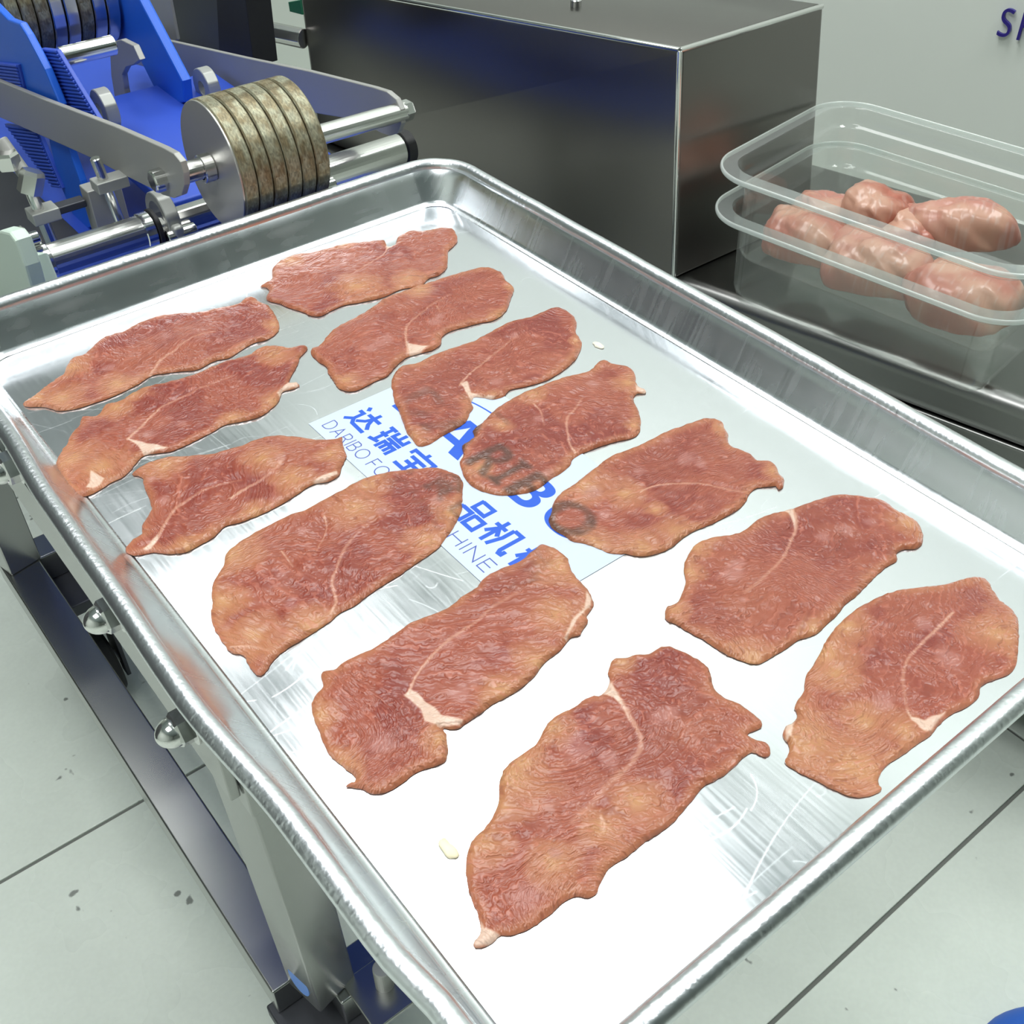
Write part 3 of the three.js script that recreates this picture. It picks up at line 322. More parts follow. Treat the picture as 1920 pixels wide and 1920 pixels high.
SLICES.forEach((sl, si) => {
  const [ox, oy, s] = sl.f, at = (x, y) => { const p = onY([ox + x / s, oy + y / s], 0.001); return [p.x, p.z]; };
  const pts = (a) => { const r = []; for (let i = 0; i < a.length; i += 2) r.push(at(a[i], a[i + 1])); return r; };
  // smooth the outline, then fray it a little
  const raw = pts(sl.out), curve = new THREE.CatmullRomCurve3(raw.map(([x, z]) => V(x, 0, z)), true, 'centripetal');
  const outline = curve.getPoints(raw.length * 5).slice(0, -1).map((p, i) => { const q = 0.0008 * (fbm(p.x * 900, p.z * 900, si, 3) - 0.5) * 2; return [p.x + q, p.z + q * 0.7 * Math.sin(i)]; });
  const seams = sl.seam.map(([w, a]) => [w * mm, new THREE.CatmullRomCurve3(pts(a).map(([x, z]) => V(x, 0, z))).getPoints(a.length * 3).map((p) => [p.x, p.z])]);
  const fats = sl.fat.map(pts), pales = sl.pale.map(([x, y, r]) => [...at(x, y), r * mm]), tans = sl.tan.map(([x, y, r]) => [...at(x, y), r * mm]);
  let x0 = 1e9, x1 = -1e9, z0 = 1e9, z1 = -1e9; for (const [x, z] of outline) { x0 = Math.min(x0, x); x1 = Math.max(x1, x); z0 = Math.min(z0, z); z1 = Math.max(z1, z); }
  x0 -= 4 * mm; x1 += 4 * mm; z0 -= 4 * mm; z1 += 4 * mm;
  const sd = grid2(x0, z0, x1, z1, 0.9 * mm, (x, z) => polyDistance(outline, x, z));
  const seamD = grid2(x0, z0, x1, z1, 0.5 * mm, (x, z) => { let v = 0; for (const [w, l] of seams) { const [d, a] = lineDistance(l, x, z); v = Math.max(v, smooth(w * 2.1, w * 0.5, d * (1 + 0.7 * (noise(x * 700, z * 700, 3) - 0.5))) * lerp(1, 0.35, a)); } return v; });
  const groove = grid2(x0, z0, x1, z1, 0.9 * mm, (x, z) => { let v = 0; for (const [w, l] of seams) v = Math.max(v, Math.exp(-((lineDistance(l, x, z)[0] / (2.2 * mm)) ** 2))); return v; });
  const fatD = grid2(x0, z0, x1, z1, 0.6 * mm, (x, z) => { let v = -1; for (const f of fats) v = Math.max(v, polyDistance(f, x, z)); return v; });
  // fibre relief, shared by colour, relief map and shape
  const ca = Math.cos(sl.dir), sa = Math.sin(sl.dir);
  const fibre = (x, z) => { // 0..1 short crumpled strands, bending slowly
    const sw = 1.5 * (fbm(x * 16, z * 16, si + 50, 2) - 0.5), c = Math.cos(sw), q = Math.sin(sw), u0 = x * ca + z * sa, v0 = -x * sa + z * ca, u = u0 * c + v0 * q, v = -u0 * q + v0 * c;
    const wob = 0.0034 * (noise(x * 330, z * 330, si + 9) - 0.5) + 0.0016 * (noise(x * 800, z * 800, si + 19) - 0.5); const a = noise(u * 210, (v + wob) * 560, si + 1), b = noise(u * 420, (v + wob) * 1150, si + 2);
    return clamp(0.6 * (1 - Math.abs(2 * a - 1)) + 0.4 * b);
  };
  const px = 0.32 * mm, tw = Math.ceil((x1 - x0) / px), th = Math.ceil((z1 - z0) / px), col = new Uint8Array(tw * th * 4), bmp = new Uint8Array(tw * th * 4);
  const mix = (c, d, t) => { for (let k = 0; k < 3; k++) c[k] = lerp(c[k], d[k], t); };
  for (let j = 0; j < th; j++) for (let i = 0; i < tw; i++) {
    const x = x0 + (i + 0.5) * px, z = z0 + (j + 0.5) * px, d = sd(x, z), o = (j * tw + i) * 4; if (d < -3 * mm) { col.set([185, 110, 84, 255], o); bmp.set([128, 128, 128, 255], o); continue; }
    const big = fbm(x * 28, z * 28, si * 5 + 3, 3), mid = fbm(x * 120, z * 120, si * 5 + 4, 3), fb = fibre(x, z);
    let tn = 0; for (const [tx, tz, r] of tans) tn = Math.max(tn, 1 - Math.hypot(x - tx, z - tz) / (r * (0.7 + 0.8 * mid)));
    const margin = smooth(9 * mm * (0.25 + 1.1 * big), 0.8 * mm, d + 3 * mm * (mid - 0.5)); // thin yellowish trimmings along the ragged outline
    const t = clamp(smooth(-0.15, 0.5, tn) * 0.85 + 0.62 * margin + 0.5 * (big - 0.5));
    const c = [145, 74, 57]; mix(c, [126, 54, 45], smooth(0.44, 0.64, fbm(x * 40, z * 40, si * 5 + 8, 3)) * (1 - t)); mix(c, [172, 116, 82], t * 0.9); mix(c, [188, 142, 96], smooth(0.5, 0.95, tn) * 0.6);
    mix(c, [188, 118, 98], 0.5 * smooth(0.66, 0.9, fb)); mix(c, [110, 48, 38], 0.3 * smooth(0.42, 0.15, fb)); mix(c, [156, 92, 74], 0.25 * smooth(0.56, 0.72, mid));  // pale ridge tops paint wet glints into the colour, hollows are darkened
    let pl = 0; for (const [qx, qz, r] of pales) pl = Math.max(pl, 1 - Math.hypot(x - qx, z - qz) / (r * (0.5 + 0.9 * mid + 0.3 * fb)));
    mix(c, [178, 128, 122], 0.5 * smooth(0, 0.7, pl)); mix(c, [200, 154, 132], 0.85 * seamD(x, z));
    mix(c, [212, 184, 166], 0.92 * smooth(-0.4 * mm, 0.9 * mm, fatD(x, z) + 1.6 * mm * (mid - 0.5)));
    if (sl.ghost) mix(c, [62, 48, 42], sl.ghost * inkAt(x, z) * (0.75 + 0.5 * (mid - 0.5)) * smooth(0.25, 0.6, sl.ghost * 0.6 + 0.5 * fbm(x * 60, z * 60, 77, 2)));
    col.set([c[0], c[1], c[2], 255], o);
    const hgt = 112 + 105 * (fb - 0.5) + 60 * (mid - 0.5) + 40 * seamD(x, z); bmp.set([hgt, hgt, hgt, 255], o);
  }
  // solid: marching squares on a 1.5 mm grid, domed edges, a flat underside
  const st = 1.5 * mm, nx = Math.ceil((x1 - x0) / st), nz = Math.ceil((z1 - z0) / st), top = [], uv = [], tri = [], key = new Map();
  const height = (x, z, d) => {
    const e = clamp(d / (2.2 * mm)), prof = Math.sqrt(1 - (1 - e) * (1 - e)), w = fbm(x * 70, z * 70, si + 30, 3) - 0.5, m2 = fbm(x * 260, z * 260, si + 31, 2) - 0.5;
    return 0.0005 + prof * (0.0019 + 0.0022 * w + 0.0011 * m2 - 0.0007 * groove(x, z) + 0.0006 * clamp(seamD(x, z)));
  };
  const vert = (x, z) => { const k = Math.round(x * 1e7) + ':' + Math.round(z * 1e7); let v = key.get(k); if (v === undefined) { v = top.length / 3; key.set(k, v); const d = Math.max(0, sd(x, z)); top.push(x, height(x, z, d), z); uv.push((x - x0) / (tw * px), (z - z0) / (th * px)); } return v; };
  for (let j = 0; j < nz; j++) for (let i = 0; i < nx; i++) {
    const q = [[i, j], [i, j + 1], [i + 1, j + 1], [i + 1, j]].map(([a, b]) => [x0 + a * st, z0 + b * st]), f = q.map(([x, z]) => sd(x, z)); if (f.every((v) => v <= 0)) continue;
    const ring = []; for (let k = 0; k < 4; k++) { const n = (k + 1) % 4; if (f[k] > 0) ring.push(vert(...q[k])); if ((f[k] > 0) !== (f[n] > 0)) { const a = f[k] > 0 ? k : n, b = f[k] > 0 ? n : k, t = f[a] / (f[a] - f[b]); ring.push(vert(lerp(q[a][0], q[b][0], t), lerp(q[a][1], q[b][1], t))); } }
    for (let k = 2; k < ring.length; k++) tri.push(ring[0], ring[k - 1], ring[k]);
  }
  const n = top.length / 3, edges = new Map(); for (let k = 0; k < tri.length; k += 3) for (let e = 0; e < 3; e++) { const a = tri[k + e], b = tri[k + (e + 1) % 3]; if (edges.has(b + '_' + a)) edges.delete(b + '_' + a); else edges.set(a + '_' + b, [a, b]); }
  const pos = [...top], uvs = [...uv], idx = [...tri]; for (let v = 0; v < n; v++) { pos.push(top[v * 3], 0.00045, top[v * 3 + 2]); uvs.push(uv[v * 2], uv[v * 2 + 1]); }
  for (let k = 0; k < tri.length; k += 3) idx.push(tri[k] + n, tri[k + 2] + n, tri[k + 1] + n);
  for (const [a, b] of edges.values()) idx.push(a, a + n, b, b, a + n, b + n);
  const g = new THREE.BufferGeometry(); g.setAttribute('position', new THREE.Float32BufferAttribute(pos, 3)); g.setAttribute('uv', new THREE.Float32BufferAttribute(uvs, 2)); g.setIndex(idx); g.computeVertexNormals();
  const m = M({ map: texture(col, tw, th, true), bumpMap: texture(bmp, tw, th), bumpScale: 0.0017, roughness: 0.29, specularIntensity: 0.85 });
  single('meat_slice', `thin raw chicken slice, ${sl.t}`, 'meat', V((x0 + x1) / 2, 0, (z0 + z1) / 2), g, m, 'meat slices laid out on the tray');
});
{ // scraps on the tray floor
  const scrap = (px, r, col, label) => { const c = onY(px, 0), g = new THREE.SphereGeometry(1, 20, 14), p = g.attributes.position; for (let i = 0; i < p.count; i++) { const k = 0.7 + 0.6 * noise(p.getX(i) * 2 + px[0], p.getZ(i) * 2 + p.getY(i), 3); p.setXYZ(i, p.getX(i) * r * 0.6 * k, Math.max(-0.15, p.getY(i)) * r * 0.3, p.getZ(i) * r * k); } g.computeVertexNormals(); g.translate(c.x, r * 0.045 + 0.0002, c.z); single('meat_scrap', label, 'scrap', c, g, M({ color: col, roughness: 0.4 })); };
  scrap([840, 1593], 0.0052, lin(0.8, 0.72, 0.5), 'tiny cream fat crumb lying alone on the bright tray floor');
  scrap([178, 1078], 0.003, lin(0.55, 0.25, 0.14), 'tiny orange meat crumb at the foot of the tray wall');
  scrap([1122, 648], 0.004, lin(0.75, 0.72, 0.6), 'tiny pale fat crumb near the dark red curved slice');
}

// ---------------------------------------------------------------- machine housing and bench
const BY = -0.204, U = WALL_U, UP = V(0, 1, 0);
const Fb = onY([1262, 526], BY);
{
  const Ft = onZ([1275, 92], Fb.z), Rt = onZ([1548, 8], Fb.z), Re = onZ([1533, 215], Fb.z), leftN = V(0.983, 0, -0.18);
  const Rb = Re.clone().add(Re.clone().sub(Rt).multiplyScalar((BY - Re.y) / (Re.y - Rt.y)));
  const bk = onPlane([562, 0], Fb, leftN), bk2 = onPlane([581, 131], Fb, leftN), tp = onPlane([790, 0], Fb, leftN);
  const slope = (Ft.y - tp.y) / (Ft.z - tp.z), Bt = V(bk.x, Ft.y + slope * (bk.z - Ft.z), bk.z), Bb = V(bk2.x, BY, bk2.z), dx = Rt.x - Ft.x;
  const g = thing('slicing_machine', 'brushed steel machine housing standing on a steel bench beside the tray', 'machine', V((Fb.x + Rb.x) / 2, BY, (Fb.z + Bb.z) / 2));
  const r = 0.006, ins = [[Fb, 1, 1, -1], [Ft, 1, -1, -1], [Rb, -1, 1, -1], [Rt, -1, -1, -1], [Bb, 1, 1, 1], [Bt, 1, -1, 1], [V(Bb.x + dx + 0.03, BY, Bb.z), -1, 1, 1], [V(Bt.x + dx, Bt.y, Bt.z), -1, -1, 1]];
  part(g, 'housing', hull(ins.map(([p, a, b, c]) => V(p.x + a * r, p.y + b * r, p.z + c * r)), r), mat.housing, 'brushed stainless steel box housing');
  const seam = (a, b) => rod(a, b, 0.0026, 16, 0.0005), k = 0.0021, sF = V(Fb.x + k, Fb.y + 0.003, Fb.z - k), sT = V(Ft.x + k, Ft.y - k, Ft.z - k);  // thin chrome rods added to give the housing edges a bright highlight
  for (const [a, b] of [[sF, sT], [sT, V(Rt.x - k, Rt.y - k, Rt.z - k)], [sT, V(Bt.x + k, Bt.y - k, Bt.z + k)]]) part(g, 'edge_highlight_rod', seam(a, b), mat.chrome, 'added chrome rod standing in for the edge highlight');
  const cap = onY([1080, 2], Ft.y + slope * (-0.16) + 0.003); // small bolt on the lid
  part(g, 'lid_bolt', rod(V(cap.x, cap.y - 0.006, cap.z), V(cap.x, cap.y + 0.002, cap.z), 0.006), mat.chrome);
}
{
  const a = onY([1306, 538], BY), b = onY([1920, 759], BY), d = b.clone().sub(a).normalize(), yaw = Math.atan2(d.x, d.z), g = thing('steel_bench', 'low stainless steel bench with rounded edge carrying the housing and the clear tubs', 'bench', V(0.7, FLOOR, -0.2));
  const put = (geo) => { geo.rotateY(yaw); geo.translate(a.x, 0, a.z); return geo; };
  part(g, 'bench_top', put(box(0, 0.36, BY - 0.05, BY, -0.8, 0.62, 0.016)), mat.bench, 'brushed steel top with rounded edge');
  part(g, 'side_panel', put(box(0.006, 0.354, FLOOR + 0.08, BY - 0.051, -0.79, 0.61, 0.004)), mat.bench);
  for (const [x, z] of [[0.05, -0.7], [0.3, -0.7], [0.05, 0.55], [0.3, 0.55]]) part(g, 'foot', put(rod(V(x, FLOOR, z), V(x, FLOOR + 0.08, z), 0.022)), mat.rubber);
}

// ---------------------------------------------------------------- clear food tubs with raw meat
{
  const clear = M({ color: lin(0.965, 0.98, 0.97), transmission: 0.96, thickness: 0, roughness: 0.08, ior: 1.5, side: THREE.DoubleSide });
  const clearRim = M({ color: lin(0.78, 0.83, 0.81), transmission: 0.82, thickness: 0, roughness: 0.22, ior: 1.5, side: THREE.DoubleSide });
  const clearEdge = M({ color: lin(0.9, 0.94, 0.92), transmission: 0.6, thickness: 0, roughness: 0.15, ior: 1.5 });
  const yaw = Math.atan2(0.143, 0.99), hx = 0.1245, hz = 0.168, Y1 = -0.06, STEP = 0.044, DEPTH = 0.1;
  const N = onY([1326, 314], Y1), ux = V(Math.cos(yaw), 0, -Math.sin(yaw)), uz = V(Math.sin(yaw), 0, Math.cos(yaw)), centre = N.clone().addScaledVector(ux, hx - 0.004).addScaledVector(uz, hz - 0.006);
  const tub = (y, depth, label) => {
    const g = thing('food_tub', label, 'tub', V(centre.x, y - depth, centre.z), 'clear plastic food tubs');
    const put = (geo) => { geo.rotateY(yaw); geo.translate(centre.x, y, centre.z); return geo; };
    const w = -0.019, D = depth - 0.0015; // wall starts this far inside the rim
    const prof = [[w + 0.0025, 0], [w, -0.0022], [w - 0.0008, -0.014], [w - 0.0025, -0.0175], [w - 0.0055, -0.0185], [w - 0.0068, -0.021], [w - 0.009, -D + 0.014], [w - 0.012, -D + 0.005], [w - 0.018, -D]];
    const body = sweepLoops(prof.slice().reverse(), hx, hz, 0.05);
    const last = prof[prof.length - 1], lp = roundedLoop(hx + last[0], hz + last[0], 0.05 + last[0]);
    const fl = new THREE.ShapeGeometry(new THREE.Shape(lp.map(([x, z]) => new THREE.Vector2(x, -z)))); fl.rotateX(-Math.PI / 2); fl.translate(0, -D, 0);
    part(g, 'tub_body', put(mergeVertices(join([body, fl]))), clear, 'clear plastic walls and floor');
    part(g, 'tub_rim', put(sweepLoops([[w + 0.0025, 0], [-0.006, 0.0003], [-0.0015, -0.0004]], hx, hz, 0.05)), clearRim, 'wide clear rim');
    const lip = []; for (let i = 0; i < 10; i++) { const a = -i / 10 * 2 * Math.PI; lip.push([-0.0015 + 0.0016 * Math.cos(a), -0.0024 + 0.0026 * Math.sin(a)]); }
    part(g, 'rim_edge', put(sweepLoops(lip, hx, hz, 0.05, null, true)), clearEdge);
  };
  tub(Y1 - STEP, DEPTH - 0.0004, 'lower clear plastic tub nested beneath the tub of raw meat, standing on the bench');
  tub(Y1, DEPTH, 'upper clear plastic tub holding raw chicken pieces, nested in another tub');
  // raw chicken pieces
  const chick = (sd, red) => { const n = 160, d = new Uint8Array(n * n * 4), b = new Uint8Array(n * n * 4); for (let j = 0; j < n; j++) for (let i = 0; i < n; i++) { const u = i / n, v = j / n, f = fbm(u * 5, v * 5, sd, 3), s = noise(u * 16, v * 90, sd + 4), k = smooth(0.35, 0.65, f); const c = [lerp(lerp(214, 196, red), 226, k), lerp(lerp(150, 112, red), 176, k), lerp(lerp(134, 92, red), 152, k)]; const w = 0.25 * smooth(0.65, 0.9, s); d.set(c.map((q) => 0.84 * lerp(q, 236, w)).concat(255), (j * n + i) * 4); const h = 128 + 90 * (s - 0.5) + 60 * (f - 0.5); b.set([h, h, h, 255], (j * n + i) * 4); } return M({ map: texture(d, n, n, true), bumpMap: texture(b, n, n), bumpScale: 0.0012, roughness: 0.28 }); };
  const mats = [chick(3, 0.1), chick(13, 0.5), chick(23, 1)];
  const lump = (lx, ly, lz, rx, ry, rz, turn, tilt, mk, label) => {
    const g = new THREE.SphereGeometry(1, 56, 36), p = g.attributes.position;
    for (let i = 0; i < p.count; i++) { const full = (q) => Math.sign(q) * Math.pow(Math.abs(q), 0.74); let x = full(p.getX(i)), y = full(p.getY(i)), z = full(p.getZ(i)); const t = 1 - 0.12 * z - 0.1 * z * z, w = 1 + 0.22 * (fbm(x * 1.7 + 9 + lx * 90, z * 1.7 + y + 5 + lz * 50, 41, 3) - 0.5) * 2; x *= t * w; y *= (0.8 + 0.2 * t) * w; z *= w; if (y < -0.5) y = -0.5 + (y + 0.5) * 0.3; p.setXYZ(i, x * rx, y * ry, z * rz); }
    { const u = g.attributes.uv; for (let i = 0; i < p.count; i++) u.setXY(i, 0.5 + (p.getX(i) + 0.5 * p.getY(i)) * 5, 0.5 + p.getZ(i) * 5); }
    g.computeVertexNormals(); g.rotateX(tilt); g.rotateY(turn); g.translate(lx, ly, lz); g.rotateY(yaw); g.translate(centre.x, Y1, centre.z);
    g.computeBoundingBox(); const c = g.boundingBox.getCenter(V(0, 0, 0)); c.y = g.boundingBox.min.y; single('chicken_breast', label, 'meat', c, g, mats[mk], 'raw chicken pieces in the tub');
  };
  // local x across the tub, z along it (negative z is the end beside the housing), y from the rim
  const at = (px, y) => { const p = onY(px, Y1 + y).sub(V(centre.x, 0, centre.z)); return [p.dot(ux), p.dot(uz)]; };
  const heap = [[[0.012, -0.1], -0.076, 0.028, 0.02, 0.03, 0.9, 0, 0, 'pale pink raw chicken piece against the tub end wall'], [[1650, 395], -0.062, 0.03, 0.022, 0.036, 0.9, 0.2, 2, 'dark red folded raw chicken piece in the tub'], [[1800, 425], -0.06, 0.027, 0.027, 0.05, 0.35, -0.1, 0, 'plump smooth raw chicken breast rising above the tub heap'], [[1715, 430], -0.07, 0.03, 0.02, 0.036, 1.6, 0, 1, 'orange-pink raw chicken piece beside the plump breast'], [[-0.048, -0.084], -0.075, 0.038, 0.026, 0.043, 0.1, 0, 1, 'raw chicken piece lying along the tub front wall'], [[-0.05, -0.004], -0.075, 0.041, 0.029, 0.048, 0.1, 0, 0, 'second raw chicken piece along the tub front wall from the housing'], [[-0.05, 0.084], -0.075, 0.041, 0.028, 0.048, 0.1, 0, 1, 'third raw chicken piece along the tub front wall from the housing']];
  for (const [px, y, rx, ry, rz, turn, tilt, mk, label] of heap) { const [lx, lz] = px[0] > 1 ? at(px, y) : px; lump(clamp(lx, -0.05, 0.05), y, clamp(lz, -0.1, 0.09), rx, ry, rz, turn, tilt, mk, label); }
}

// ---------------------------------------------------------------- conveyor unit behind the tray
{
  const g = thing('conveyor_unit', 'meat feed conveyor of steel rollers, blue plastic guides and stacked weight discs', 'conveyor', V(0.05, -0.1, -0.5));
  const RZ = -0.42, RY = -0.0185, RR = 0.0136, DZ = -0.36, DY = 0.0465;
  // driven roller with collars
  const roller = part(g, 'roller', join([rod(V(-0.105, RY, RZ), V(-0.006, RY, RZ), RR), rod(V(-0.006, RY, RZ), V(0.14, RY, RZ), RR * 0.8), rod(V(0.14, RY, RZ), V(0.236, RY, RZ), RR)]), mat.shaft, 'polished steel roller');
  part(roller, 'end_cap', rod(V(0.236, RY, RZ), V(0.246, RY, RZ), RR * 1.12), mat.black, 'black end cap');
  for (const x of [-0.097, -0.014]) part(roller, 'collar', ringGeo(V(x, RY, RZ), V(x + 0.009, RY, RZ), RR * 0.5, RR * 1.1), mat.chrome);
  part(roller, 'seal_ring', ringGeo(V(-0.0045, RY, RZ), V(-0.0005, RY, RZ), RR * 0.5, RR * 1.18), mat.black, 'black seal ring');
  // clamp rings either side of the discs
  for (const x of [0.004, 0.135]) {
    const r = part(g, 'clamp_ring', ringGeo(V(x, RY + 0.004, RZ - 0.006), V(x + 0.011, RY + 0.004, RZ - 0.006), 0.0145, 0.0215, 48), mat.cast, 'grey clamp ring');
    part(r, 'clamp_bolt', rod(V(x - 0.004, RY - 0.003, RZ + 0.016), V(x + 0.021, RY - 0.003, RZ + 0.016), 0.0058), mat.chrome);
    part(r, 'clamp_ear', box(x + 0.001, x + 0.01, RY - 0.012, RY + 0.006, RZ + 0.006, RZ + 0.022, 0.003), mat.cast);
  }
  // disc shaft, six worn discs
  const shaftP = part(g, 'disc_shaft', rod(V(-0.016, DY, DZ), V(0.206, DY - 0.004, DZ), 0.0078), mat.shaft, 'polished steel shaft');
  part(shaftP, 'nut', hexNut(V(-0.006, DY, DZ), V(-0.0165, DY, DZ), 0.0085), mat.chrome); part(shaftP, 'nut', hexNut(V(0.204, DY - 0.004, DZ), V(0.212, DY - 0.004, DZ), 0.0085), mat.chrome);
  const rust = (sd2) => { const n = 256, d = new Uint8Array(n * n * 4); for (let j = 0; j < n; j++) for (let i = 0; i < n; i++) { const u = i / n, v = j / n, f = fbm(u * 40, v * 9, sd2, 4), q = noise(u * 220, v * 60, sd2 + 5), t = smooth(0.3, 0.75, f), k = 0.8 + 0.36 * q; d.set([clamp(lerp(152, 124, t) * k, 0, 255), clamp(lerp(151, 112, t) * k, 0, 255), clamp(lerp(130, 86, t) * k, 0, 255), 255], (j * n + i) * 4); } return M({ map: texture(d, n, n, true), metalness: 0.65, roughness: 0.5 }); };
  const rusts = [rust(1), rust(11), rust(21)], faceMat = M({ color: lin(0.5, 0.49, 0.47), metalness: 0.85, roughness: 0.4 });
  const disc = (x, y, z, r, w, k, hole) => {
    const L = [[hole, -w / 2], [r - 0.0012, -w / 2], [r, -w / 2 + 0.0012], [r, w / 2 - 0.0012], [r - 0.0012, w / 2], [hole, w / 2]].map(([a, b]) => new THREE.Vector2(a, b));
    const geo = aimed(toCreasedNormals(new THREE.LatheGeometry(L, 72), 0.6), V(x - w / 2, y, z), V(x + w / 2, y, z));
    const p = part(g, 'weight_disc', geo, rusts[k % 3], 'worn steel weight disc'); return p;
  };
  for (let k = 0; k < 6; k++) disc(0.0385 + k * 0.0122, DY - 0.0015, DZ, 0.0485, 0.0114, k, 0.009);
  part(g, 'disc_face_plate', ringGeo(V(0.0312, DY - 0.0015, DZ), V(0.0328, DY - 0.0015, DZ), 0.009, 0.0478, 72), faceMat, 'smooth grey disc face');
  for (let k = 0; k < 2; k++) part(g, 'spacer_collar', ringGeo(V([0.022, 0.107][k], DY - 0.0015, DZ), V([0.0312, 0.112][k], DY - 0.0015, DZ), 0.0079, 0.0105), mat.shaft);
  // two flat arms carrying the disc shaft
  part(g, 'arm', platePx([[-160, 88], [0, 153], [83, 187], [214, 237], [305, 277], [325, 288], [338, 304], [344, 325], [345, 348], [340, 366], [325, 372], [305, 366], [292, 358], [225, 325], [179, 300], [119, 273], [19, 229], [-160, 150]], -0.0068, 0.005), mat.plate, 'flat grey steel arm');
  part(g, 'arm', platePx([[250, 61], [297, 72], [462, 109], [581, 134], [700, 164], [725, 172], [742, 186], [751, 206], [752, 232], [745, 250], [730, 255], [715, 250], [669, 225], [600, 214], [525, 197], [400, 159], [330, 140], [250, 120]], 0.1975, 0.005), mat.plate, 'flat grey steel arm');
  // belt bed and lower frame
  part(g, 'belt', box(-0.125, 0.245, -0.135, -0.1, -1.1, -0.335, 0.012), mat.belt, 'blue conveyor belt');
  part(g, 'bed_sheet', hull([V(0.032, -0.028, -0.47), V(0.19, -0.028, -0.47), V(0.032, -0.018, -0.70), V(0.19, -0.018, -0.70), V(0.032, -0.036, -0.47), V(0.19, -0.036, -0.47), V(0.032, -0.026, -0.70), V(0.19, -0.026, -0.70)], 0.002), mat.belt, 'flat blue belt bed');
  // blue polyethylene guides
  part(g, 'blue_guide', platePx([[-60, -40], [14, 36], [36, 44], [50, 66], [84, 130], [112, 197], [122, 262], [150, 340], [176, 424], [150, 436], [110, 340], [92, 265], [83, 187], [-40, 150]], 0.002, 0.007, 0.0015), mat.blue, 'blue plastic guide plate');
  part(g, 'blue_guide', platePx([[172, -20], [250, -20], [262, 0], [342, 152], [346, 192], [322, 200], [305, 198], [262, 112], [232, 86], [190, 64], [182, 30]], 0.13, 0.01, 0.002), mat.blue, 'blue plastic guide plate');
  // ridged blue combs: every ridge a bar of its own
  const comb = (x, px0, px1, w0, w1, n) => { // px0, px1: ends of the centre line; w0, w1: half widths in photo pixels
    const L = (t, sgn) => onX([lerp(px0[0], px1[0], t) + sgn * lerp(w0, w1, t), lerp(px0[1], px1[1], t) + sgn * lerp(w0, w1, t) * 0.12], x);
    const c = part(g, 'comb_strip', prism([L(0, -1), L(0, 1), L(1, 1), L(1, -1)], x, x + 0.004), mat.belt, 'dark blue ridged comb');
    for (let k = 0; k < n; k++) { const t = (k + 0.5) / n, a = L(t, -0.92), b = L(t, 0.92); a.x = b.x = x - 0.0004; part(c, 'ridge', rod(a, b, 0.0015, 8, 0.0004), mat.belt); }
  };
  comb(0.014, [92, 92], [166, 232], 14, 26, 20); comb(-0.0005, [6, 118], [22, 168], 28, 24, 8); comb(-0.001, [38, 236], [108, 352], 30, 8, 17);
  // second stack of discs, higher up and further back
  const E0 = onX([20, -8], -0.02), ez = -0.8, e0 = onZ([-25, 8], ez), e1 = onZ([178, -38], ez);
  for (let k = 0; k < 8; k++) { const x = lerp(e0.x, e1.x, (k + 0.5) / 8), w = (e1.x - e0.x) / 8 * 0.9; const L = [[0.006, -w / 2], [0.056, -w / 2], [0.057, -w / 2 + 0.001], [0.057, w / 2 - 0.001], [0.056, w / 2], [0.006, w / 2]].map(([a, b]) => new THREE.Vector2(a, b)); part(g, 'weight_disc', aimed(toCreasedNormals(new THREE.LatheGeometry(L, 64), 0.6), V(x - w / 2, e0.y, ez), V(x + w / 2, e0.y, ez)), k === 3 || k === 4 || k === 6 || k === 7 ? mat.shaft : rusts[k % 3], k === 3 || k === 4 || k > 5 ? 'shiny steel spacer disc' : 'worn steel weight disc'); }
  part(g, 'disc_shaft', rod(V(e0.x - 0.05, e0.y, ez), V(e1.x + 0.03, e0.y, ez), 0.0085), mat.shaft);
  // cross rod, hook plate, washers
  { const a = onZ([112, 108], -0.62), b = onZ([214, 84], -0.62); part(g, 'cross_rod', rod(a, V(b.x, a.y, -0.62), 0.0085), mat.chrome, 'bright steel cross rod'); }
  part(g, 'hook_plate', platePx([[206, 98], [213, 78], [226, 74], [250, 86], [262, 112], [250, 122], [236, 126], [229, 140], [233, 168], [241, 205], [236, 214], [222, 216], [216, 190], [208, 140]], 0.098, 0.006), mat.plate, 'grey hooked steel plate');
  for (const [px, x] of [[[186, 208], 0.035], [[378, 165], 0.155]]) { const c = onX(px, x); part(g, 'eye_washer', ringGeo(V(x, c.y, c.z), V(x + 0.012, c.y, c.z), 0.007, 0.0185, 44), mat.cast, 'thick grey eye washer'); }
  // adjusting screws with blocks
  const screw = (px0, px1, z, r, name) => part(g, name, rod(onZ(px0, z), onZ(px1, z), r, 20), mat.shaft);
  screw([178, 296], [228, 424], -0.45, 0.0042, 'adjusting_screw'); { const c = onZ([206, 342], -0.45); part(g, 'screw_block', box(c.x - 0.013, c.x + 0.013, c.y - 0.0045, c.y + 0.0045, c.z - 0.008, c.z + 0.008, 0.001), mat.cast, 'small grey screw block'); part(g, 'bracket', box(c.x - 0.016, c.x + 0.012, c.y - 0.075, c.y - 0.008, c.z - 0.03, c.z - 0.012, 0.001), mat.plate, 'grey angle bracket'); }
  screw([48, 335], [102, 466], -0.47, 0.0046, 'adjusting_screw');
  { const c = onZ([80, 402], -0.47); part(g, 'screw_block', box(c.x - 0.01, c.x + 0.012, c.y - 0.005, c.y + 0.005, c.z - 0.01, c.z + 0.008, 0.001), mat.cast); part(g, 'cross_bar', box(c.x + 0.012, c.x + 0.035, c.y - 0.003, c.y + 0.003, c.z - 0.008, c.z + 0.004, 0.001), mat.darkSteel); const d = onZ([60, 345], -0.47); part(g, 'stop_nut', hexNut(V(d.x - 0.004, d.y - 0.006, d.z), V(d.x + 0.004, d.y + 0.01, d.z), 0.0095), mat.shaft); }
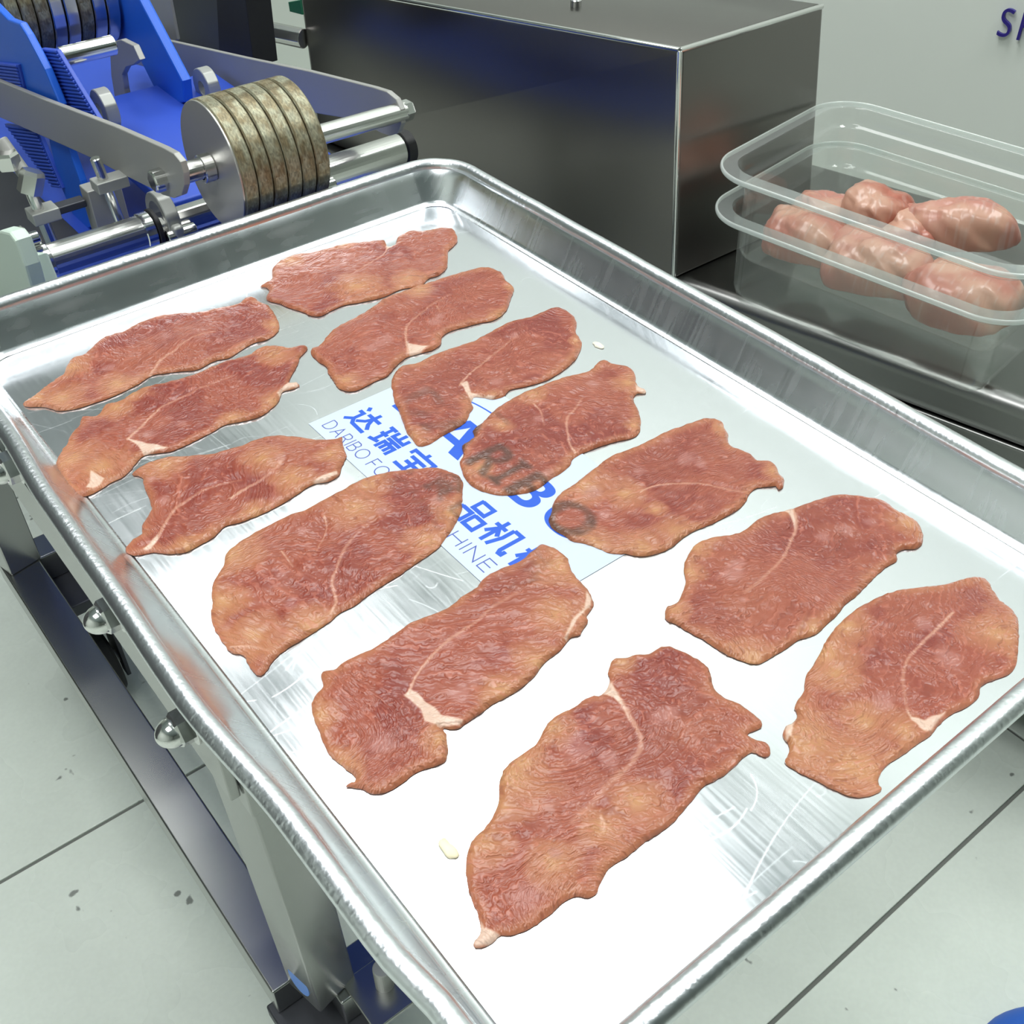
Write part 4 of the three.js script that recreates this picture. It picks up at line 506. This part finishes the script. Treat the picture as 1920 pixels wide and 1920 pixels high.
  { const a = onZ([0, 262], -0.5), b = onZ([60, 345], -0.48); part(g, 'link_bar', rod(a, b, 0.0055), mat.plate, 'grey link bar'); const c = onZ([14, 298], -0.49); part(g, 'hex_bolt', hexNut(V(c.x, c.y - 0.007, c.z), V(c.x, c.y + 0.006, c.z), 0.0095), mat.chrome); }
  // pale nylon bracket holding the roller, with a big nut
  part(g, 'nylon_bracket', platePx([[-60, 470], [-20, 440], [0, 432], [16, 436], [28, 452], [46, 500], [66, 570], [-60, 620]], -0.119, 0.012, 0.002), mat.nylon, 'pale green nylon bracket');
  part(g, 'nylon_bracket', platePx([[30, 478], [62, 482], [88, 545], [90, 570], [52, 570]], -0.107, 0.011, 0.0015), mat.nylon, 'pale green nylon bracket');
  { const c = onX([34, 456], -0.1065); part(g, 'hex_bolt', hexNut(c, V(c.x + 0.0085, c.y, c.z), 0.0115), mat.chrome, 'large chrome nut'); part(g, 'bolt_end', rod(V(c.x + 0.0085, c.y, c.z), V(c.x + 0.016, c.y, c.z), 0.0052), mat.chrome); }
  part(g, 'dark_sheet', box(-0.138, -0.012, -0.099, -0.094, -0.8, -0.5, 0.001), mat.darkSteel, 'dark sheet covering part of the belt');  // laid over the belt to make this area dark
}
{
  const g = thing('rear_frame', 'dark upright frame with black post and round rail behind the blue guides', 'frame', V(0.3, FLOOR, -0.95));
  // rear frame: grey sheet, black post, round rail
  part(g, 'rear_sheet', platePx([[255, -30], [312, -30], [332, 74], [300, 110], [262, 110]], 0.22, 0.004), mat.plate, 'grey sheet metal');
  part(g, 'rear_panel', platePx([[318, -40], [408, -40], [418, 110], [336, 100]], 0.3, 0.006), mat.darkSteel, 'dark grey panel');
  part(g, 'rear_post', platePx([[404, -40], [455, -40], [476, 125], [412, 125]], 0.26, 0.03), mat.black, 'black upright post');
  { const b = onPlane([588, 76], Fb, V(0.983, 0, -0.18)), a = b.clone().addScaledVector(V(-0.368, 0, -0.93), 0.34); part(g, 'round_rail', rod(a, b.addScaledVector(V(-0.368, 0, -0.93), 0.015), 0.012), mat.shaft, 'round steel rail'); }
  part(g, 'green_plate', platePx([[540, 4], [562, 0], [566, 28], [543, 22]], 0.36, 0.003), M({ color: lin(0.01, 0.12, 0.06), roughness: 0.5 }), 'dark green plate');
  part(g, 'frame_foot', box(0.24, 0.36, FLOOR, FLOOR + 0.05, -1.25, -0.9, 0.004), mat.darkSteel);
  part(g, 'frame_column', box(0.27, 0.33, FLOOR + 0.05, -0.12, -1.1, -1.04, 0.003), mat.darkSteel);
}

// ---------------------------------------------------------------- stand under the tray
{
  const g = thing('machine_stand', 'stainless tube stand with side rails, dome nuts and caster under the tray', 'stand', V(-0.17, FLOOR, -0.2));
  const RX = -0.196;
  const rail = part(g, 'side_rail', box(RX, RX + 0.006, -0.086, -0.04, -0.62, 0.056, 0.001), mat.steel, 'flat stainless side rail');
  part(g, 'side_rail', box(0.14, 0.146, -0.086, -0.04, -0.33, 0.056, 0.001), mat.steel);
  part(g, 'outfeed_belt', box(-0.187, 0.137, -0.13, -0.046, -0.326, 0.046, 0.02), mat.belt, 'blue outfeed belt beneath the tray');
  for (const z of [-0.2, 0.02]) part(g, 'cross_tube', box(RX + 0.006, 0.14, -0.04, -0.0014, z - 0.014, z + 0.014, 0.002), mat.steel);
  part(g, 'rail_end_bracket', box(RX + 0.0065, RX + 0.03, -0.1, -0.042, 0.047, 0.062, 0.001), mat.steel, 'short end bracket');
  for (const px of [[28, 873], [215, 1148], [352, 1357]]) {
    const c = onX(px, RX - 0.001); const n = part(g, 'dome_nut', hexNut(V(RX, c.y, c.z), V(RX - 0.009, c.y, c.z), 0.0104), mat.chrome, 'chrome dome nut');
    const dome = new THREE.SphereGeometry(0.0084, 28, 16); dome.scale(1.25, 1, 1); dome.translate(RX - 0.008, c.y, c.z); part(n, 'dome', dome, mat.chrome); part(n, 'washer', ringGeo(V(RX + 0.0002, c.y, c.z), V(RX - 0.0012, c.y, c.z), 0.004, 0.0124), mat.chrome);
  }
  const LY = -0.45, yaw = 0.2, C = onY([600, 1900], LY), leg = (cx, cz, y0, y1, s) => spin(box(cx - s / 2, cx + s / 2, y0, y1, cz - s / 2, cz + s / 2, 0.002), yaw, V(cx, 0, cz));
  const s = 0.037, lc = V(C.x + 0.0148, 0, C.z - 0.0215);
  { // front leg leans slightly under the rail
    const top = onY([425, 1400], -0.09), geo = leg(lc.x, lc.z, LY, -0.088, s), p = geo.attributes.position, sx = (top.x + 0.016 - lc.x), szz = (top.z - 0.02 - lc.z);
    for (let i = 0; i < p.count; i++) { const t = (p.getY(i) - LY) / (-0.088 - LY); p.setX(i, p.getX(i) + t * sx); p.setZ(i, p.getZ(i) + t * szz); } geo.computeVertexNormals();
    const l = part(g, 'leg', toCreasedNormals(geo, 0.4), mat.steel, 'square stainless tube leg');
    const a = onY([566, 1880], LY + 0.02); const st = new THREE.CylinderGeometry(0.0115, 0.0115, 0.0008, 40); st.rotateZ(Math.PI / 2); st.rotateY(yaw);
    st.scale(1, 1.5, 1); st.translate(lc.x - 0.0186 * Math.cos(yaw) + 0.0 + (0.06) * sx, LY + 0.03, lc.z + 0.004 + 0.06 * szz); part(l, 'sticker', st, M({ color: lin(0.12, 0.3, 0.85), roughness: 0.35 }), 'blue oval sticker with white edge');
  }
  const low = (x0, x1, z0, z1) => box(x0, x1, LY - 0.036, LY, z0, z1, 0.002);
  part(g, 'lower_rail', low(-0.19, -0.152, -0.66, -0.027), mat.steel, 'square stainless lower rail');
  part(g, 'lower_rail', low(-0.152, 0.16, -0.024, 0.014), mat.steel, 'square stainless lower cross rail');
  part(g, 'lower_rail', low(-0.152, 0.16, -0.66, -0.622), mat.steel);
  const f = onY([705, 1850], LY); part(g, 'levelling_bolt', rod(V(f.x + 0.006, LY - 0.002, f.z + 0.004), V(f.x + 0.006, LY + 0.03, f.z + 0.004), 0.0075), mat.cast, 'grey stub of a levelling bolt'); part(g, 'bolt_plate', box(f.x - 0.02, f.x + 0.06, LY, LY + 0.004, f.z - 0.018, f.z + 0.03, 0.001), mat.steel);
  part(g, 'leg', leg(-0.171, -0.635, LY, -0.138, s), mat.steel, 'square stainless tube leg'); part(g, 'leg', leg(0.14, -0.64, LY, -0.138, s), mat.steel); part(g, 'leg', leg(0.14, -0.005, LY, -0.09, s), mat.steel);
  for (const [x, z] of [[-0.135, -0.6], [0.14, -0.6], [0.14, -0.01], [-0.165, -0.005]]) {
    const r = 0.042, w = part(g, 'caster_wheel', rod(V(x - 0.013, FLOOR + r, z + 0.012), V(x + 0.013, FLOOR + r, z + 0.012), r, 48, 0.004), mat.rubber, 'black rubber caster wheel');
    part(w, 'wheel_hub', join([rod(V(x - 0.016, FLOOR + r, z + 0.012), V(x + 0.016, FLOOR + r, z + 0.012), 0.022, 32), rod(V(x - 0.02, FLOOR + r, z + 0.012), V(x + 0.02, FLOOR + r, z + 0.012), 0.008, 24)]), mat.cast);
    part(w, 'caster_fork', join([box(x - 0.024, x - 0.019, FLOOR + 0.02, LY - 0.05, z - 0.012, z + 0.03, 0.001), box(x + 0.019, x + 0.024, FLOOR + 0.02, LY - 0.05, z - 0.012, z + 0.03, 0.001), box(x - 0.03, x + 0.03, LY - 0.052, LY - 0.036, z - 0.035, z + 0.035, 0.002)]), mat.darkSteel);
  }
}

// ---------------------------------------------------------------- unseen cabinet added so that its reflection darkens the housing
{
  const g = thing('added_dark_cabinet', 'added unseen dark grey cabinet that darkens the reflection in the housing', 'cabinet', V(-1.2, FLOOR, -1.45));
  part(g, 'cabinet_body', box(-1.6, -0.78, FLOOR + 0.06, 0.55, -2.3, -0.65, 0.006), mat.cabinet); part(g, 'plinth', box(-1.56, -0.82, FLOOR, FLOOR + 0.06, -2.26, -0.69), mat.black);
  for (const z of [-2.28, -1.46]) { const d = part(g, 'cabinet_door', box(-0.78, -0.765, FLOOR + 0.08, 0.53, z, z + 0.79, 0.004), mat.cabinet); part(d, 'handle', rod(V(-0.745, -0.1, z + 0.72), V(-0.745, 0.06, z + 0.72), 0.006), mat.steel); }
}

// ---------------------------------------------------------------- blue clog on the floor
{
  const c = onY([1935, 1998], FLOOR + 0.04), g = thing('rubber_clog', 'bright blue rubber clog on the pale tiles', 'shoe', V(c.x, FLOOR, c.z));
  const s = new THREE.SphereGeometry(1, 48, 32), p = s.attributes.position; for (let i = 0; i < p.count; i++) { const x = p.getX(i), y = p.getY(i), z = p.getZ(i); p.setXYZ(i, x * 0.05 * (1 - 0.12 * z), (y < -0.35 ? -0.35 : y) * 0.05 * (1 + 0.15 * z), z * 0.11); }
  s.computeVertexNormals(); s.rotateY(0.7); s.translate(c.x + 0.055, FLOOR + 0.03, c.z + 0.045); part(g, 'upper', s, M({ color: lin(0.03, 0.13, 0.55), roughness: 0.5 }));
  const so = new THREE.CylinderGeometry(1, 1, 0.012, 48); so.scale(0.05, 1, 0.108); so.rotateY(0.7); so.translate(c.x + 0.055, FLOOR + 0.0065, c.z + 0.045); part(g, 'sole', so, M({ color: lin(0.02, 0.08, 0.4), roughness: 0.6 }));
}
renderer.render(scene, camera);
